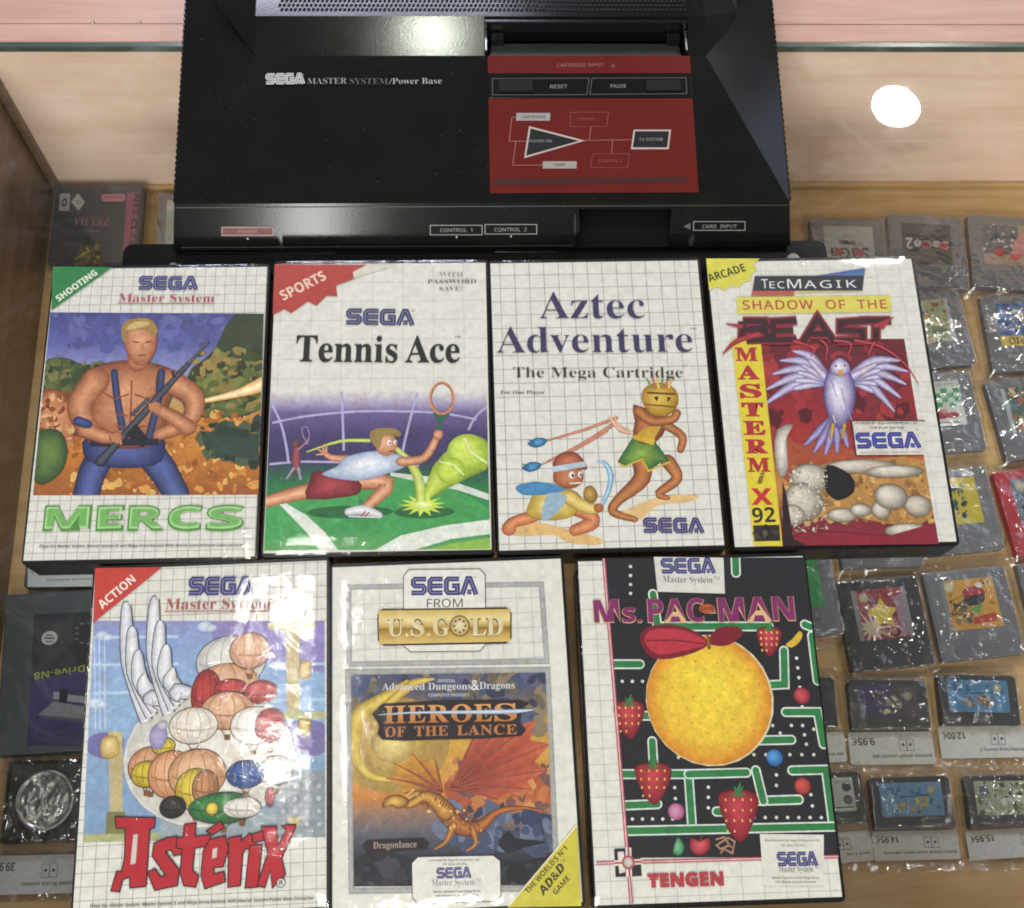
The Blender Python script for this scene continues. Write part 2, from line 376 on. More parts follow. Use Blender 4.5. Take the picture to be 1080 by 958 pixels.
    def sega(s, p0, p1, h, col='#3b3a86', inl='#b9bbd6', w=.25):
        k_ = s.k(p0); a, b_ = s.pt(p0), s.pt(p1); W_ = math.hypot(b_[0]-a[0], b_[1]-a[1]); ux, uy = (b_[0]-a[0])/W_, (b_[1]-a[1])/W_; h = h*k_; cw = W_/4.42
        G = [[[(1, .88), (.24, .88), (.12, .78), (.12, .6), (.24, .5), (.76, .5), (.88, .4), (.88, .22), (.76, .12), (0, .12)]],
             [[(1, .88), (.26, .88), (.13, .76), (.13, .24), (.26, .12), (1, .12)], [(.26, .5), (1, .5)]],
             [[(1, .88), (.26, .88), (.13, .76), (.13, .24), (.26, .12), (.88, .12), (.88, .5), (.5, .5)]],
             [[(.08, 0), (.46, .9), (.62, .9), (1.04, 0)], [(.42, .16), (.72, .16)]]]
        for ww, c in ((w+.02, col), (.045, inl)):
            z = s.z
            for i, g in enumerate(G):
                for pl in g:
                    q = []
                    for x, y in pl: X = (i*1.12+x)*cw; Y = y*h; q.append((a[0]+ux*X-uy*Y, a[1]+uy*X+ux*Y))
                    s.line(q, ww*h, c, local=True)
    def grid(s, x0, x1, y0, y1, dx, dy, w, col, jx=0, jy=0):
        s.nx(); x = x0+jx; c = C(col)
        while x < x1: s.face([(x, y0), (x+w, y0), (x+w, y1), (x, y1)], c); x += dx
        s.nx(); y = y0+jy
        while y < y1: s.face([(x0, y), (x1, y), (x1, y+w), (x0, y+w)], c); y += dy
    def rect(s, x0, y0, x1, y1, col): s.nx(); s.face([(x0, y0), (x1, y0), (x1, y1), (x0, y1)], C(col))
    def noise_blobs(s, q, n, cols, r0, r1, seed=1):
        """scattered irregular dabs inside a px quad (tl,tr,br,bl)"""
        rnd = random.Random(seed); q = [s.pt(p) for p in q]
        for grp in range(4):
            s.nx()
            for i in range(n//4):
                a, b_ = rnd.random(), rnd.random()
                x = (q[0][0]*(1-a)+q[1][0]*a)*(1-b_)+(q[3][0]*(1-a)+q[2][0]*a)*b_; y = (q[0][1]*(1-a)+q[1][1]*a)*(1-b_)+(q[3][1]*(1-a)+q[2][1]*a)*b_
                r = r0+(r1-r0)*rnd.random()**2; c = C(rnd.choice(cols)); an = rnd.random()*3; ar = .4+rnd.random()*.6
                s.z += 5e-7
                s.face([(x+math.cos(an)*r*math.cos(t)*j-math.sin(an)*r*ar*math.sin(t)*j, y+math.sin(an)*r*math.cos(t)*j+math.cos(an)*r*ar*math.sin(t)*j) for t, j in [(2*math.pi*k/9, .7+.5*rnd.random()) for k in range(9)]], c)
    def flush(s, name, parent, mat=None):
        if not s.f: return None
        me = bpy.data.meshes.new(name)
        me.from_pydata([s.O+s.U*x+s.V*y+s.N*z for x, y, z in s.v], [], s.f)
        a = me.color_attributes.new('Col', 'FLOAT_COLOR', 'CORNER')
        a.data.foreach_set('color', [t for c in s.c for t in (*c, 1)])
        o = link(name, me, mat or M['ink'], parent); s.v = []; s.f = []; s.c = []; return o

# ------------------------------------------------------------------ the setting: cabinet with a glass top
FL = -0.180                                        # shelf the cartridges lie on
XW, YW = -.3310, .5570                             # inner faces of the side and back panels
room = box('floor', -4, 4, -4, 4, -1.02, -1.0, plastic('floor_tiles', '#6b6259', .5), None); room['kind'] = 'structure'
cab = thing('display_cabinet', 'pale wooden display cabinet with a glass top carrying the black console', 'display cabinet', (.15, .15, FL))
box('shelf', XW-.02, .80, -.30, YW+.0005, FL-.018, FL, M['woodfloor'], cab, world=True)
box('back_panel', XW-.02, .80, YW+.0005, .5735, FL-.018, -.0005, M['wood'], cab, world=True)
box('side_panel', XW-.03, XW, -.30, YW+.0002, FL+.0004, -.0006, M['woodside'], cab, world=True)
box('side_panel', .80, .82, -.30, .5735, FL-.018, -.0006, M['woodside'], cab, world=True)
box('shade_panel', XW-.02, .80, -.075, -.045, FL+.0002, -.0064, M['wood'], cab, world=True)  # unseen panel set close in to shade the near end of the shelf
box('shade_rail', XW-.03, .82, -.075, -.040, .0003, .004, M['woodtop'], cab, .001, world=True)  # added out of view, keeps front light off the near shelf
box('base_cabinet', XW-.03, .82, -.32, 1.1, -1.0, FL-.019, M['wood'], cab, world=True)
box('shelf_batten', XW+.0002, .7998, YW-.004, YW+.0002, FL+.0002, FL+.006, M['woodfloor'], cab, .001, world=True)
box('corner_strip', XW+.0002, XW+.006, YW-.0045, YW+.0002, FL+.0002, -.0065, M['woodside'], cab, .001, world=True)
box('rear_counter', -1.2, 1.4, .5750, 1.3, FL-.018, -.0008, M['woodtop'], cab, .0006, world=True)
box('back_rail', -1.2, 1.4, .5600, .5739, -.0004, .0003, M['woodtop'], cab, world=True)
box('joint_line', -1.2, 1.4, .5739, .5750, -.004, -.0006, M['seam'], cab, world=True)
bm = bmesh.new(); add_box(bm, XW-.03, .82, -.32, .5553, -.006, 0)
for f in bm.faces: f.material_index = 0 if f.calc_center_median().z > -.0001 else 1
bm_link('glass_top', bm, [M['glass'], M['under']], cab)
box('glass_edge', XW-.03, .82, .5554, .5598, -.0058, -.0002, M['edge'], cab, .0006, world=True)
for px in (95, 143):
    bm = bmesh.new(); bmesh.ops.create_uvsphere(bm, u_segments=10, v_segments=6, radius=.0012, matrix=Matrix.Translation((-.314+(px/1080)*.71, .5745, .0002)))
    bm_link('staple', bm, M['silver'], cab, smooth=True)

# ------------------------------------------------------------------ console
X0 = .0135; YC = .4107
CN = thing('game_console', 'large black wedge shaped games console with a red panel, lying on the glass', 'game console', (X0, .49, 0))
A_, B_, C_, D_, E_, F_, G_, H_ = (.1955, .3925, .012), (.1909, YC, .036), (.1446, .5135, .045), (.1435, .5345, .0571), (.166, .5425, .0525), (.166, .602, .0535), (.1945, .606, .036), (.1975, .606, .012)
def sd(p, s): return Vector((X0+s*p[0], p[1], p[2]))
sx0, sx1 = .0150, .1462                      # cartridge bay
bm = bmesh.new()
V = {}
for s in (-1, 1):
    for k, p in zip('ABCDEFGH', (A_, B_, C_, D_, E_, F_, G_, H_)): V[k, s] = bm.verts.new(sd(p, s))
def fc(*k, mi=0):
    f = bm.faces.new([V[x] if isinstance(x, tuple) else x for x in k]); f.material_index = mi; return f
cl = [bm.verts.new((x, .5135, .045)) for x in (sx0, sx1)]; dl = [bm.verts.new((x, .5345, .0571)) for x in (sx0, sx1)]
# card bay in the front face
fa, fb = Vector(A_), Vector(B_)
def fpt(x, t): return bm.verts.new((x, fa.y+(fb.y-fa.y)*t, fa.z+(fb.z-fa.z)*t))
cx0, cx1 = .0723, .1305
a0, a1 = fpt(cx0, 0), fpt(cx1, 0); b0, b1 = fpt(cx0, .86), fpt(cx1, .86)
fc(('A', -1), a0, b0, ('B', -1)); fc(a1, ('A', 1), ('B', 1), b1); fc(b0, b1, ('B', 1), ('B', -1))
# main top
fc(('B', -1), ('B', 1), ('C', 1), cl[1], cl[0], ('C', -1))
fc(('C', -1), cl[0], dl[0], ('D', -1)); fc(cl[1], ('C', 1), ('D', 1), dl[1])
D2 = {s_: bm.verts.new((X0+s_*.1435, .602, .0573)) for s_ in (-1, 1)}
fc(('D', -1), dl[0], dl[1], ('D', 1), D2[1], D2[-1])
for s_ in (-1, 1): fc(('D', s_), ('E', s_), D2[s_]); fc(('E', s_), ('F', s_), D2[s_])
for s in (-1, 1):
    fc(('B', s), ('C', s), ('G', s)); fc(('C', s), ('D', s), ('E', s)); fc(('C', s), ('E', s), ('G', s)); fc(('E', s), ('F', s), ('G', s))
    fc(('A', s), ('B', s), ('G', s), ('H', s))
fc(('F', -1), D2[-1], D2[1], ('F', 1), ('G', 1), ('G', -1)); fc(('G', -1), ('G', 1), ('H', 1), ('H', -1))
# pit of the cartridge bay
pz = .020
p_ = [bm.verts.new((x, y, pz)) for x, y in ((sx0, .5135), (sx1, .5135), (sx1, .5345), (sx0, .5345))]
fc(*p_, mi=1); fc(cl[0], cl[1], p_[1], p_[0], mi=1); fc(dl[0], dl[1], p_[2], p_[3], mi=1); fc(cl[0], dl[0], p_[3], p_[0], mi=1); fc(cl[1], dl[1], p_[2], p_[1], mi=1)
q_ = [bm.verts.new((x, .44, z)) for x, z in ((cx0, .0125), (cx1, .0125), (cx1, .031), (cx0, .031))]
fc(*q_, mi=1); fc(b0, b1, q_[2], q_[3], mi=1); fc(a0, b0, q_[3], q_[0], mi=1); fc(a1, b1, q_[2], q_[1], mi=1); fc(a0, a1, q_[1], q_[0], mi=1)
bmesh.ops.bevel(bm, geom=[e for e in bm.edges if len(e.link_faces) == 2 and e.calc_face_angle(0) > R(6) and all(f.material_index == 0 for f in e.link_faces)], offset=.0007, segments=2, profile=.5, affect='EDGES')
bm_link('upper_shell', bm, [M['black'], M['pit']], CN)
# lower shell, steps and feet
bm = bmesh.new()
add_box(bm, X0-.1915, X0+.1915, .399, .603, .0035, .0118, .0008)
bm_link('lower_shell', bm, M['black'], CN)
bm = bmesh.new(); add_box(bm, X0-.192, X0+.192, .3932, .3985, .0095, .0118, .0006); add_box(bm, X0-.14, X0-.094, .3905, .3935, .0075, .0095, .0005); add_box(bm, X0+.006, X0+.046, .3905, .3935, .0075, .0095, .0005)
bm_link('front_lip', bm, M['gloss'], CN)
for fx, fy in ((-.17, .42), (.17, .42), (-.17, .585), (.17, .585)):
    bm = bmesh.new(); bmesh.ops.create_cone(bm, segments=20, radius1=.007, radius2=.0065, depth=.0035, cap_ends=True, matrix=Matrix.Translation((X0+fx, fy, .00175))); bm_link('rubber_foot', bm, M['pit'], CN)
for s in (-1, 1):
    bm = bmesh.new(); b0_, g0_ = sd(B_, s), sd(G_, s)
    for i in range(44):
        t = .02+.96*i/43; p = b0_.lerp(g0_, t)
        add_box(bm, p.x-.0011, p.x+.0016 if s > 0 else p.x+.0011, p.y-.0013, p.y+.0013, .016, p.z-.0006, .0003)
        if s < 0: pass
    bm_link('side_rib_strip', bm, M['black'], CN)
# vent grille on the rear top
bm = bmesh.new()
for r_ in range(16):
    for c_ in range(92):
        x = X0-.128+c_*.00283; y = .5385+r_*.0034
        k = .0007*(-1 if r_ % 2 else 1)
        vs = [bm.verts.new(v_) for v_ in ((x-.0009+k, y, .0576), (x+.0009+k, y, .0576), (x+.0015+k, y+.0019, .0576), (x-.0003+k, y+.0019, .0576))]
        bm.faces.new(vs)
bm_link('vent_grille', bm, M['pit'], CN)
# cartridge bay fittings
bay = bm_link('cartridge_bay', (lambda b: (add_box(b, sx0, sx1, .5310, .5342, .036, .0556, .0006), add_box(b, sx0, sx0+.0022, .515, .5312, .03, .048, .0005), add_box(b, sx1-.0022, sx1, .515, .5312, .03, .048, .0005),
    add_box(b, sx0+.004, sx0+.013, .5245, .5305, .03, .0470, .0008), add_box(b, sx1-.013, sx1-.004, .5245, .5305, .03, .0470, .0008), b)[-1])(bmesh.new()), M['gloss'], CN)
bm = bmesh.new(); vs = [bm.verts.new(v_) for v_ in ((sx0+.0035, .5145, .0420), (sx1-.0035, .5145, .0420), (sx1-.0045, .5262, .0405), (sx0+.0045, .5262, .0405), (sx0+.0035, .5145, .03), (sx1-.0035, .5145, .03), (sx1-.0045, .5262, .03), (sx0+.0045, .5262, .03))]
for q in ((0, 1, 2, 3), (4, 5, 6, 7), (0, 1, 5, 4), (1, 2, 6, 5), (2, 3, 7, 6), (3, 0, 4, 7)): bm.faces.new([vs[i] for i in q])
bm_link('dust_flap', bm, plastic('flap_plastic', '#262826', .45), CN)
for x in (sx0+.0010, sx1-.0010):
    box('bay_glint', x-.0004, x+.0004, .5155, .5305, .048, .0484, M['silver'], CN, world=True)  # silver strips stand in for highlights on the bay's side posts

def slope_art(a, b, view, lift=.0003, x=0):
    o = Vector((x, a[1], a[2])); v_ = Vector((0, b[1]-a[1], b[2]-a[2])); return Art(o, (1, 0, 0), v_, view, lift=lift)
VT = (500, 0, 4.32); VB = (500, 95, 4.32)
# red label panel: raised plates on the main top
A = slope_art(B_, C_, VT)
def plate(name, x0, x1, y0, y1, h, mat, parent=CN, bev=.0003):
    """low raised plate on the console's main top, y along the slope"""
    v_ = Vector((0, C_[1]-B_[1], C_[2]-B_[2])).normalized(); n_ = Vector((1, 0, 0)).cross(v_)
    bm = bmesh.new(); add_box(bm, x0, x1, y0, y1, 0, h, bev)
    o = Vector((0, B_[1], B_[2])); 
    for w in bm.verts: w.co = o+Vector((1, 0, 0))*w.co.x+v_*w.co.y+n_*w.co.z
    return bm_link(name, bm, mat, parent)
def uv(view, p): A.view = view; return A.pt(p)
l0, t0 = uv(VT, (62, 256)); r0, _ = uv(VT, (985, 256)); _, t1 = uv(VT, (500, 336)); _, t2 = uv(VB, (500, 38)); _, t3 = uv(VB, (500, 470))
l0 -= .0001
pan = plate('label_panel', l0, r0-.0003, t1, t0, .0006, M['redlab'])
strip = plate('button_strip', l0, r0-.0003, t2, t1-.0003, .0005, M['gloss'])
pan2 = plate('label_panel', l0, r0-.0003, t3, t2-.0003, .0006, M['redlab'])
e0 = uv(VT, (110, 370)); e1 = uv(VT, (270, 425)); g0 = uv(VT, (780, 370)); g1 = uv(VT, (945, 420))
plate('reset_button', e0[0], e1[0], e1[1], e0[1], .0022, M['pit'], CN, .0006)
plate('pause_button', g0[0], g1[0], g1[1], g0[1], .0022, M['pit'], CN, .0006)
A = slope_art(B_, C_, VT, .0008)
w1 = '#8f8a86'; rp = '#a97670'
A.text('CARTRIDGE INPUT', (378, 309), (590, 306), 17, '#9a6a64', 'sans', sp=1.05); A.line([(625, 308), (640, 308), (632, 294)], 2, '#9a6a64', True)
A.line([(84, 362), (524, 360), (513, 435), (84, 436)], 2.6, '#5d6361', True); A.line([(537, 360), (965, 358), (968, 430), (527, 434)], 2.6, '#5d6361', True)
A.text('RESET', (347, 406), (425, 405), 18, w1, 'sans', .004); A.text('PAUSE', (622, 404), (692, 403), 18, w1, 'sans', .004)
A.view = VB
A.poly([(88, 408), (970, 398), (970, 424), (88, 438)], '#3d1412')
lw_ = 2.4
for l in ([(240, 237), (160, 237), (172, 128), (192, 128)], [(190, 237), (176, 346), (318, 346)], [(500, 233), (718, 230)], [(524, 233), (532, 172)], [(630, 232), (626, 292)]): A.line(l, lw_, rp)
A.poly([(250, 168), (505, 234), (228, 314)], '#b9aba4'); A.poly([(257, 178), (478, 235), (237, 303)], '#0d0f0f')
A.poly([(726, 184), (896, 184), (886, 273), (714, 273)], '#b9aba4'); A.poly([(733, 191), (888, 191), (879, 265), (722, 265)], '#0d0f0f')
A.poly([(192, 108), (347, 108), (345, 143), (192, 143)], '#98948f'); A.poly([(313, 328), (467, 328), (466, 361), (313, 361)], '#98948f')
A.line([(440, 105), (612, 105), (604, 170), (436, 170)], 2.2, '#8d4e48', True); A.line([(540, 294), (708, 294), (698, 358), (530, 356)], 2.2, '#8d4e48', True)
A.text('CARTRIDGE', (216, 133), (324, 132), 15, '#3a3432', 'sansb'); A.text('CARD', (364, 350), (414, 350), 14, '#3a3432', 'sansb')
A.text('POWER ON', (252, 242), (352, 241), 13, '#8f8a86', 'sans', .003); A.text('TV SYSTEM', (752, 236), (858, 234), 15, '#8f8a86', 'sans', .003)
A.text('CONTROL 1', (470, 143), (565, 142), 15, '#8d4e48'); A.text('CONTROL 2', (568, 333), (672, 331), 15, '#8d4e48')
A.flush('panel_print', pan2, M['inkg'])
A = slope_art(B_, C_, (0, 0, 2), .0012)
A.sega((562, 180), (641, 179), 25, '#b2b2ae', '#6a6a68', .30)
A.text('®', (637, 163), (642, 163), 5, '#8a8a88')
A.text('MASTER', (649, 180), (732, 179), 14, '#8e8e8a', 'serif', -.012); A.text('SYSTEM', (738, 180), (818, 180), 14, '#5a5c5a', 'serif', -.014)
A.text('/', (820, 180), (828, 180), 14, '#777775'); A.text('Power Base', (828, 180), (932, 179), 14, '#a2a29e', 'serif', -.010)
A.flush('logo_lettering', CN, M['inkg'])
A = slope_art(A_, B_, (170, 190, 4.7), .0004)
A.poly([(299, 231), (558, 231), (557, 276), (299, 276)], '#a59793'); A.poly([(304, 236), (553, 236), (552, 271), (304, 271)], '#6d2e2c'); A.text('POWER', (381, 263), (478, 263), 17, '#a9807a')
A.ell((429, 290), 5, 5, '#bbb')
A.view = (400, 190, 4.5)
for q in ([(242, 214), (488, 214), (488, 259), (242, 259)], [(502, 210), (747, 210), (747, 255), (502, 255)]): A.line(q, 4, '#8d908f', True)
A.text('CONTROL  1', (290, 246), (442, 245), 18, '#8d908f', 'sans'); A.text('CONTROL  2', (546, 243), (700, 242), 18, '#8d908f', 'sans')
for x, y in ((367, 270), (625, 266)): A.ell((x, y), 4, 5, '#bbb')
A.view = (590, 190, 3.6)
A.line([(509, 157), (704, 157), (704, 190), (509, 190)], 3, '#8d908f', True); A.text('CARD  INPUT', (541, 182), (673, 181), 14, '#8d908f'); A.poly([(470, 175), (497, 162), (497, 187)], '#55585a')
A.flush('port_lettering', CN, M['inkg'])
A = slope_art(A_, B_, (170, 190, 4.7), .0003)
for xa, xb in ((X0-.1905, X0+.1905),):
    L0 = math.hypot(B_[1]-A_[1], B_[2]-A_[2]); A.nx(); A.face([(xa, L0*.915), (xb, L0*.915), (xb, L0*.935), (xa, L0*.935)], C('#3a3533'))
    A.nx(); A.face([(xa, L0*.04), (cx0-.002, L0*.04), (cx0-.002, L0*.055), (xa, L0*.055)], C('#4a4a46'))  # reflection on the lower lip, drawn as a lighter line
A.flush('seam_and_glint', CN, M['inkg'])
bm = bmesh.new(); add_box(bm, cx0-.0018, cx0, .3935, .408, .013, .0305, .0003); bm_link('card_bay_rim', bm, M['black'], CN)

# flat black tray peeping out from under the console's front edge
TR_ = thing('black_tray', 'flat black tray peeping out between the console and the upper game cases', 'tray', (.02, .385, 0))
bm = bmesh.new(); q = rrect(-.214, .233, .3765, .3985, .006); prism(bm, q, .0005, .0085); bmesh.ops.bevel(bm, geom=[e for e in bm.edges if e.calc_face_angle(0) > 1], offset=.0012, segments=2, affect='EDGES')
bm_link('plate', bm, M['gloss'], TR_)
bm = bmesh.new(); bmesh.ops.create_cone(bm, segments=20, radius1=.0045, radius2=.004, depth=.0016, cap_ends=True, matrix=Matrix.Translation((.2108, .3845, .0092))); bm_link('screw_cap', bm, plastic('grey_cap', '#a9abac', .3), TR_)
bm = bmesh.new(); bmesh.ops.create_cone(bm, segments=20, radius1=.003, radius2=.0025, depth=.0016, cap_ends=True, matrix=Matrix.Translation((-.182, .382, .0092))); bm_link('screw_cap', bm, plastic('grey_cap_small', '#77797a', .3), TR_)

# ------------------------------------------------------------------ the seven game cases
IW, IH = .129, .184
def make_case(x, y, deg, label, view):
    t = thing('game_case', label, 'game case', (x, y, 0), R(deg), 'plastic game cases laid out in two rows on the glass')
    def shell(name, z0, z1, e, bev):
        bm = bmesh.new(); prism(bm, rrect(-.0011-e, IW+.0017+e, -.0026-e, IH+.0020+e, .003, 4), z0, z1)
        bmesh.ops.bevel(bm, geom=[ed for ed in bm.edges if ed.calc_face_angle(0) > .8], offset=bev, segments=3, affect='EDGES')
        bm_link(name, bm, M['case'], t, world=False)
    shell('lower_shell', .0004, .0118, -.0003, .0006); shell('lid', .0124, .0246, 0, .0012)
    bm = bmesh.new(); add_box(bm, IW-.0005, IW+.0014, .075, .108, .0095, .0126, .0005); bm_link('opening_tab', bm, M['case'], t, world=False)
    bm = bmesh.new()
    for dx in (.0002,): add_box(bm, -.0017, -.0011, .004, IH-.004, .0055, .0195, .0003)
    bm_link('spine_hinge', bm, M['case'], t, world=False)
    # clear outer sleeve, faintly rippled
    bm = bmesh.new(); nx_, ny_ = 26, 36; rnd = random.Random(int(abs(x)*1e5)); off = Vector((rnd.random()*9, rnd.random()*9, 0)); g = {}
    for i in range(nx_+1):
        for j in range(ny_+1):
            X = -.0008+(IW+.0020)*i/nx_; Y = -.0014+(IH+.0030)*j/ny_
            ed_ = min(X+.0008, IW+.0012-X, Y+.0014, IH+.0016-Y)
            z = .02590+.00014*noise.noise(Vector((X*28, Y*22, 0))+off)+.00006*noise.noise(Vector((X*90, Y*60, 3))+off)-(.0006*max(0, 1-ed_/.002)**2)
            g[i, j] = bm.verts.new((X, Y, z))
    for i in range(nx_):
        for j in range(ny_): bm.faces.new((g[i, j], g[i+1, j], g[i+1, j+1], g[i, j+1]))
    bm_link('clear_sleeve', bm, M['sleeve'], t, world=False, smooth=True)
    a = R(deg); Rm = Matrix.Rotation(a, 3, 'Z')
    made = []
    def art(lift):
        if made: lift = max(lift, made[0].z+2e-5)                      # lettering always lies over the printed picture
        a_ = Art((x, y, .0247), Rm @ Vector((1, 0, 0)), Rm @ Vector((0, 1, 0)), view, lift=lift)
        if lift > .00005: made.append(a_)
        return a_
    sh = art(.00002); sh.rect(0, 0, IW, IH, '#dddcd2'); 
    return t, sh, art
PAP = '#dddcd2'; GR = '#8b8d88'
def fin(sh, t): return sh.flush('cover_sheet', t)
# --- 1 soldierly action cover ------------------------------------------------
t, sh, art = make_case(-.2486, .1885, .264, 'game case with a green SHOOTING corner and blocky green lettering at the bottom', (0, 260, 2.817))
sh.grid(0, IW, 0, IH, .0062, .0062, .00032, GR, .0045, .004)
cs = fin(sh, t)
A = art(.00008)
q = [(150, 196), (784, 200), (768, 738), (98, 740)]; A.setclip(q)
A.grad(q, [(0, '#4a4a86'), (.18, '#5f64a4'), (.33, '#8d93c4'), (.42, '#b5a877'), (.6, '#c98c44'), (.8, '#c07a30'), (1, '#9a5a2a')], 26)
A.noise_blobs([(150, 200), (784, 200), (784, 300), (140, 300)], 120, ['#53588f', '#5f65a4', '#565b98', '#676ca8'], .002, .006, 3)
A.poly([(560, 380), (600, 340), (640, 300), (690, 210), (784, 200), (784, 480), (560, 500)], '#39452c', sm=3)
A.poly([(570, 400), (640, 350), (720, 330), (790, 330), (785, 480), (560, 500)], '#5c6a34', sm=3)
A.poly([(128, 350), (190, 330), (260, 355), (330, 350), (380, 400), (360, 480), (120, 470)], '#4a5a35', sm=3)
A.noise_blobs([(130, 340), (380, 350), (360, 460), (120, 450)], 110, ['#3a4a2c', '#62703c', '#7b7a46', '#2f3a28'], .0015, .005, 4)
A.noise_blobs([(570, 320), (785, 300), (785, 480), (560, 480)], 120, ['#3f4d2a', '#7a8040', '#8f7d44', '#313b24', '#a08a4a'], .0015, .0055, 5)
A.shade([(120, 440), (170, 425), (230, 470), (235, 570), (190, 620), (120, 600), (105, 520)], '#9a5a34', '#d99a6a')
A.noise_blobs([(110, 440), (240, 440), (230, 600), (105, 600)], 90, ['#7a4228', '#c4805a', '#e0b080', '#8a5030'], .001, .004, 6)
A.noise_blobs([(230, 520), (780, 480), (770, 738), (200, 738)], 290, ['#d89a48', '#b06a28', '#e0b060', '#9c5c26', '#c8843a'], .0008, .0042, 7)
A.shade([(108, 560), (170, 545), (200, 590), (190, 660), (140, 705), (100, 690)], '#35502c', '#6d8a48')
A.noise_blobs([(600, 530), (780, 530), (770, 640), (600, 630)], 90, ['#2f4638', '#405a44', '#54604a', '#26332c'], .0015, .006, 8)
A.poly([(600, 565), (640, 545), (770, 560), (768, 640), (690, 625), (610, 600)], '#33483a'); A.poly([(650, 535), (740, 545), (740, 570), (640, 562)], '#2a3c31')
A.limb([(560, 470), (700, 440), (786, 410)], [8, 26, 55], '#d89a40', '#fff0c0', cap=False)
# a plain standing figure: bare-armed man in blue trousers, hands on hips
sk, skl = '#8e4f30', '#d99c72'
A.limb([(330, 590), (280, 660), (255, 745)], [95, 85, 78], '#23284e', '#5a6aa6'); A.limb([(420, 590), (480, 660), (530, 750)], [95, 85, 72], '#23284e', '#5a6aa6')
A.shade([(265, 560), (470, 560), (480, 640), (380, 660), (262, 640)], '#2c3464', '#5a68a4')
A.shade([(262, 380), (330, 345), (440, 345), (530, 385), (500, 480), (470, 590), (270, 590), (262, 470)], sk, skl)
A.limb([(285, 400), (238, 470), (262, 540), (330, 575)], [88, 78, 60, 40], sk, skl); A.limb([(500, 400), (575, 450), (560, 520), (470, 560)], [78, 66, 52, 38], sk, skl)
A.limb([(340, 375), (350, 460), (372, 580)], [22, 22, 22], '#1f2440', '#46507e'); A.limb([(480, 375), (470, 460), (440, 580)], [24, 24, 22], '#1f2440', '#46507e')
A.poly([(270, 575), (472, 572), (472, 592), (270, 596)], '#22263a')
for l in ([(300, 430), (340, 455), (385, 440)], [(400, 440), (440, 455), (480, 430)], [(392, 400), (390, 470), (386, 560)], [(345, 500), (380, 505)], [(345, 535), (380, 540)], [(398, 505), (436, 500)], [(398, 540), (434, 535)]): A.line(l, 5, '#8a4c2e')
A.limb([(560, 540), (500, 500), (455, 480)], [52, 40, 30], sk, skl); A.limb([(255, 545), (320, 570), (360, 560)], [54, 40, 30], sk, skl)
A.limb([(300, 640), (345, 590), (470, 450), (560, 350)], [34, 26, 24, 16], '#17191f', '#565c68'); A.limb([(560, 350), (620, 285)], [9, 8], '#17191f', '#6a707c'); A.poly([(372, 560), (405, 528), (440, 570), (425, 600)], '#20232a'); A.limb([(395, 500), (440, 455)], [14, 12], '#22252c', '#5c6270'); A.line([(520, 392), (512, 372)], 8, '#20232a')
for x_, y_ in ((460, 478), (345, 568)):
    A.ell((x_, y_), 20, 17, skl, sk)
    for k_ in range(4): A.limb([(x_-14+k_*8, y_-8+k_*3), (x_-8+k_*8, y_+12+k_*3)], [9, 7], sk, skl)
A.limb([(232, 520), (262, 530)], [30, 28], '#232a52', '#4c5a94')
A.limb([(410, 345), (410, 300)], [62, 58], sk, skl)
A.shade([(370, 240), (420, 222), (462, 245), (466, 300), (440, 350), (400, 350), (372, 300)], '#a4623e', '#e2ab80')
A.poly([(362, 270), (366, 232), (410, 214), (455, 222), (470, 255), (455, 268), (430, 250), (385, 256), (376, 290)], '#a3824a', sm=2); A.poly([(375, 250), (400, 225), (445, 228), (430, 240)], '#cdb072', sm=2)
A.line([(395, 285), (415, 287)], 4, '#4a2a1c'); A.line([(432, 287), (450, 284)], 4, '#4a2a1c'); A.line([(410, 325), (436, 325)], 4, '#7a3a2c'); A.poly([(420, 290), (428, 290), (432, 310), (418, 310)], '#bf825a')
A.flush('cover_picture', cs, M['art'])
A = art(.00062)
A.poly([(158, 62), (335, 64), (154, 192)], '#2c7d45'); A.text('SHOOTING', (176, 166), (292, 84), 21, '#e8ecd8', 'sansb', .012)
A.flush('corner_banner', cs)
A = art(.00062)
A.sega((412, 130), (584, 131), 45, '#34326f', '#8f92c0'); A.text('Master System', (352, 166), (636, 167), 26, '#a84a4c', 'serif', -.009); A.line([(350, 171), (636, 172)], 2.5, '#b05a58'); A.text('™', (640, 152), (652, 152), 6, '#a66')
A.flush('logo', cs)
A = art(.00062)
for k_, (t0_, c0) in enumerate(((.014, '#4f8f3a'), (.002, '#a9d394'), (0, '#74b35e'))):
    for ch_, xa, xb in (('M', 127, 268), ('E', 284, 366), ('R', 378, 488), ('C', 496, 602), ('S', 610, 724)):
        e_ = k_*6; A.text(ch_, (xa+e_, 846-e_), (xb-e_, 844-e_), 80-2*e_, c0, 'sansb', t0_)
A.text('™', (724, 842), (738, 842), 6, '#555')
A.text('Plays On: Master System, Master System II and Mega Drive/Genesis With Master System/Power Base Converter', (118, 896), (728, 892), 8, '#3c3a36', 'sansb')
A.flush('title_lettering', cs)
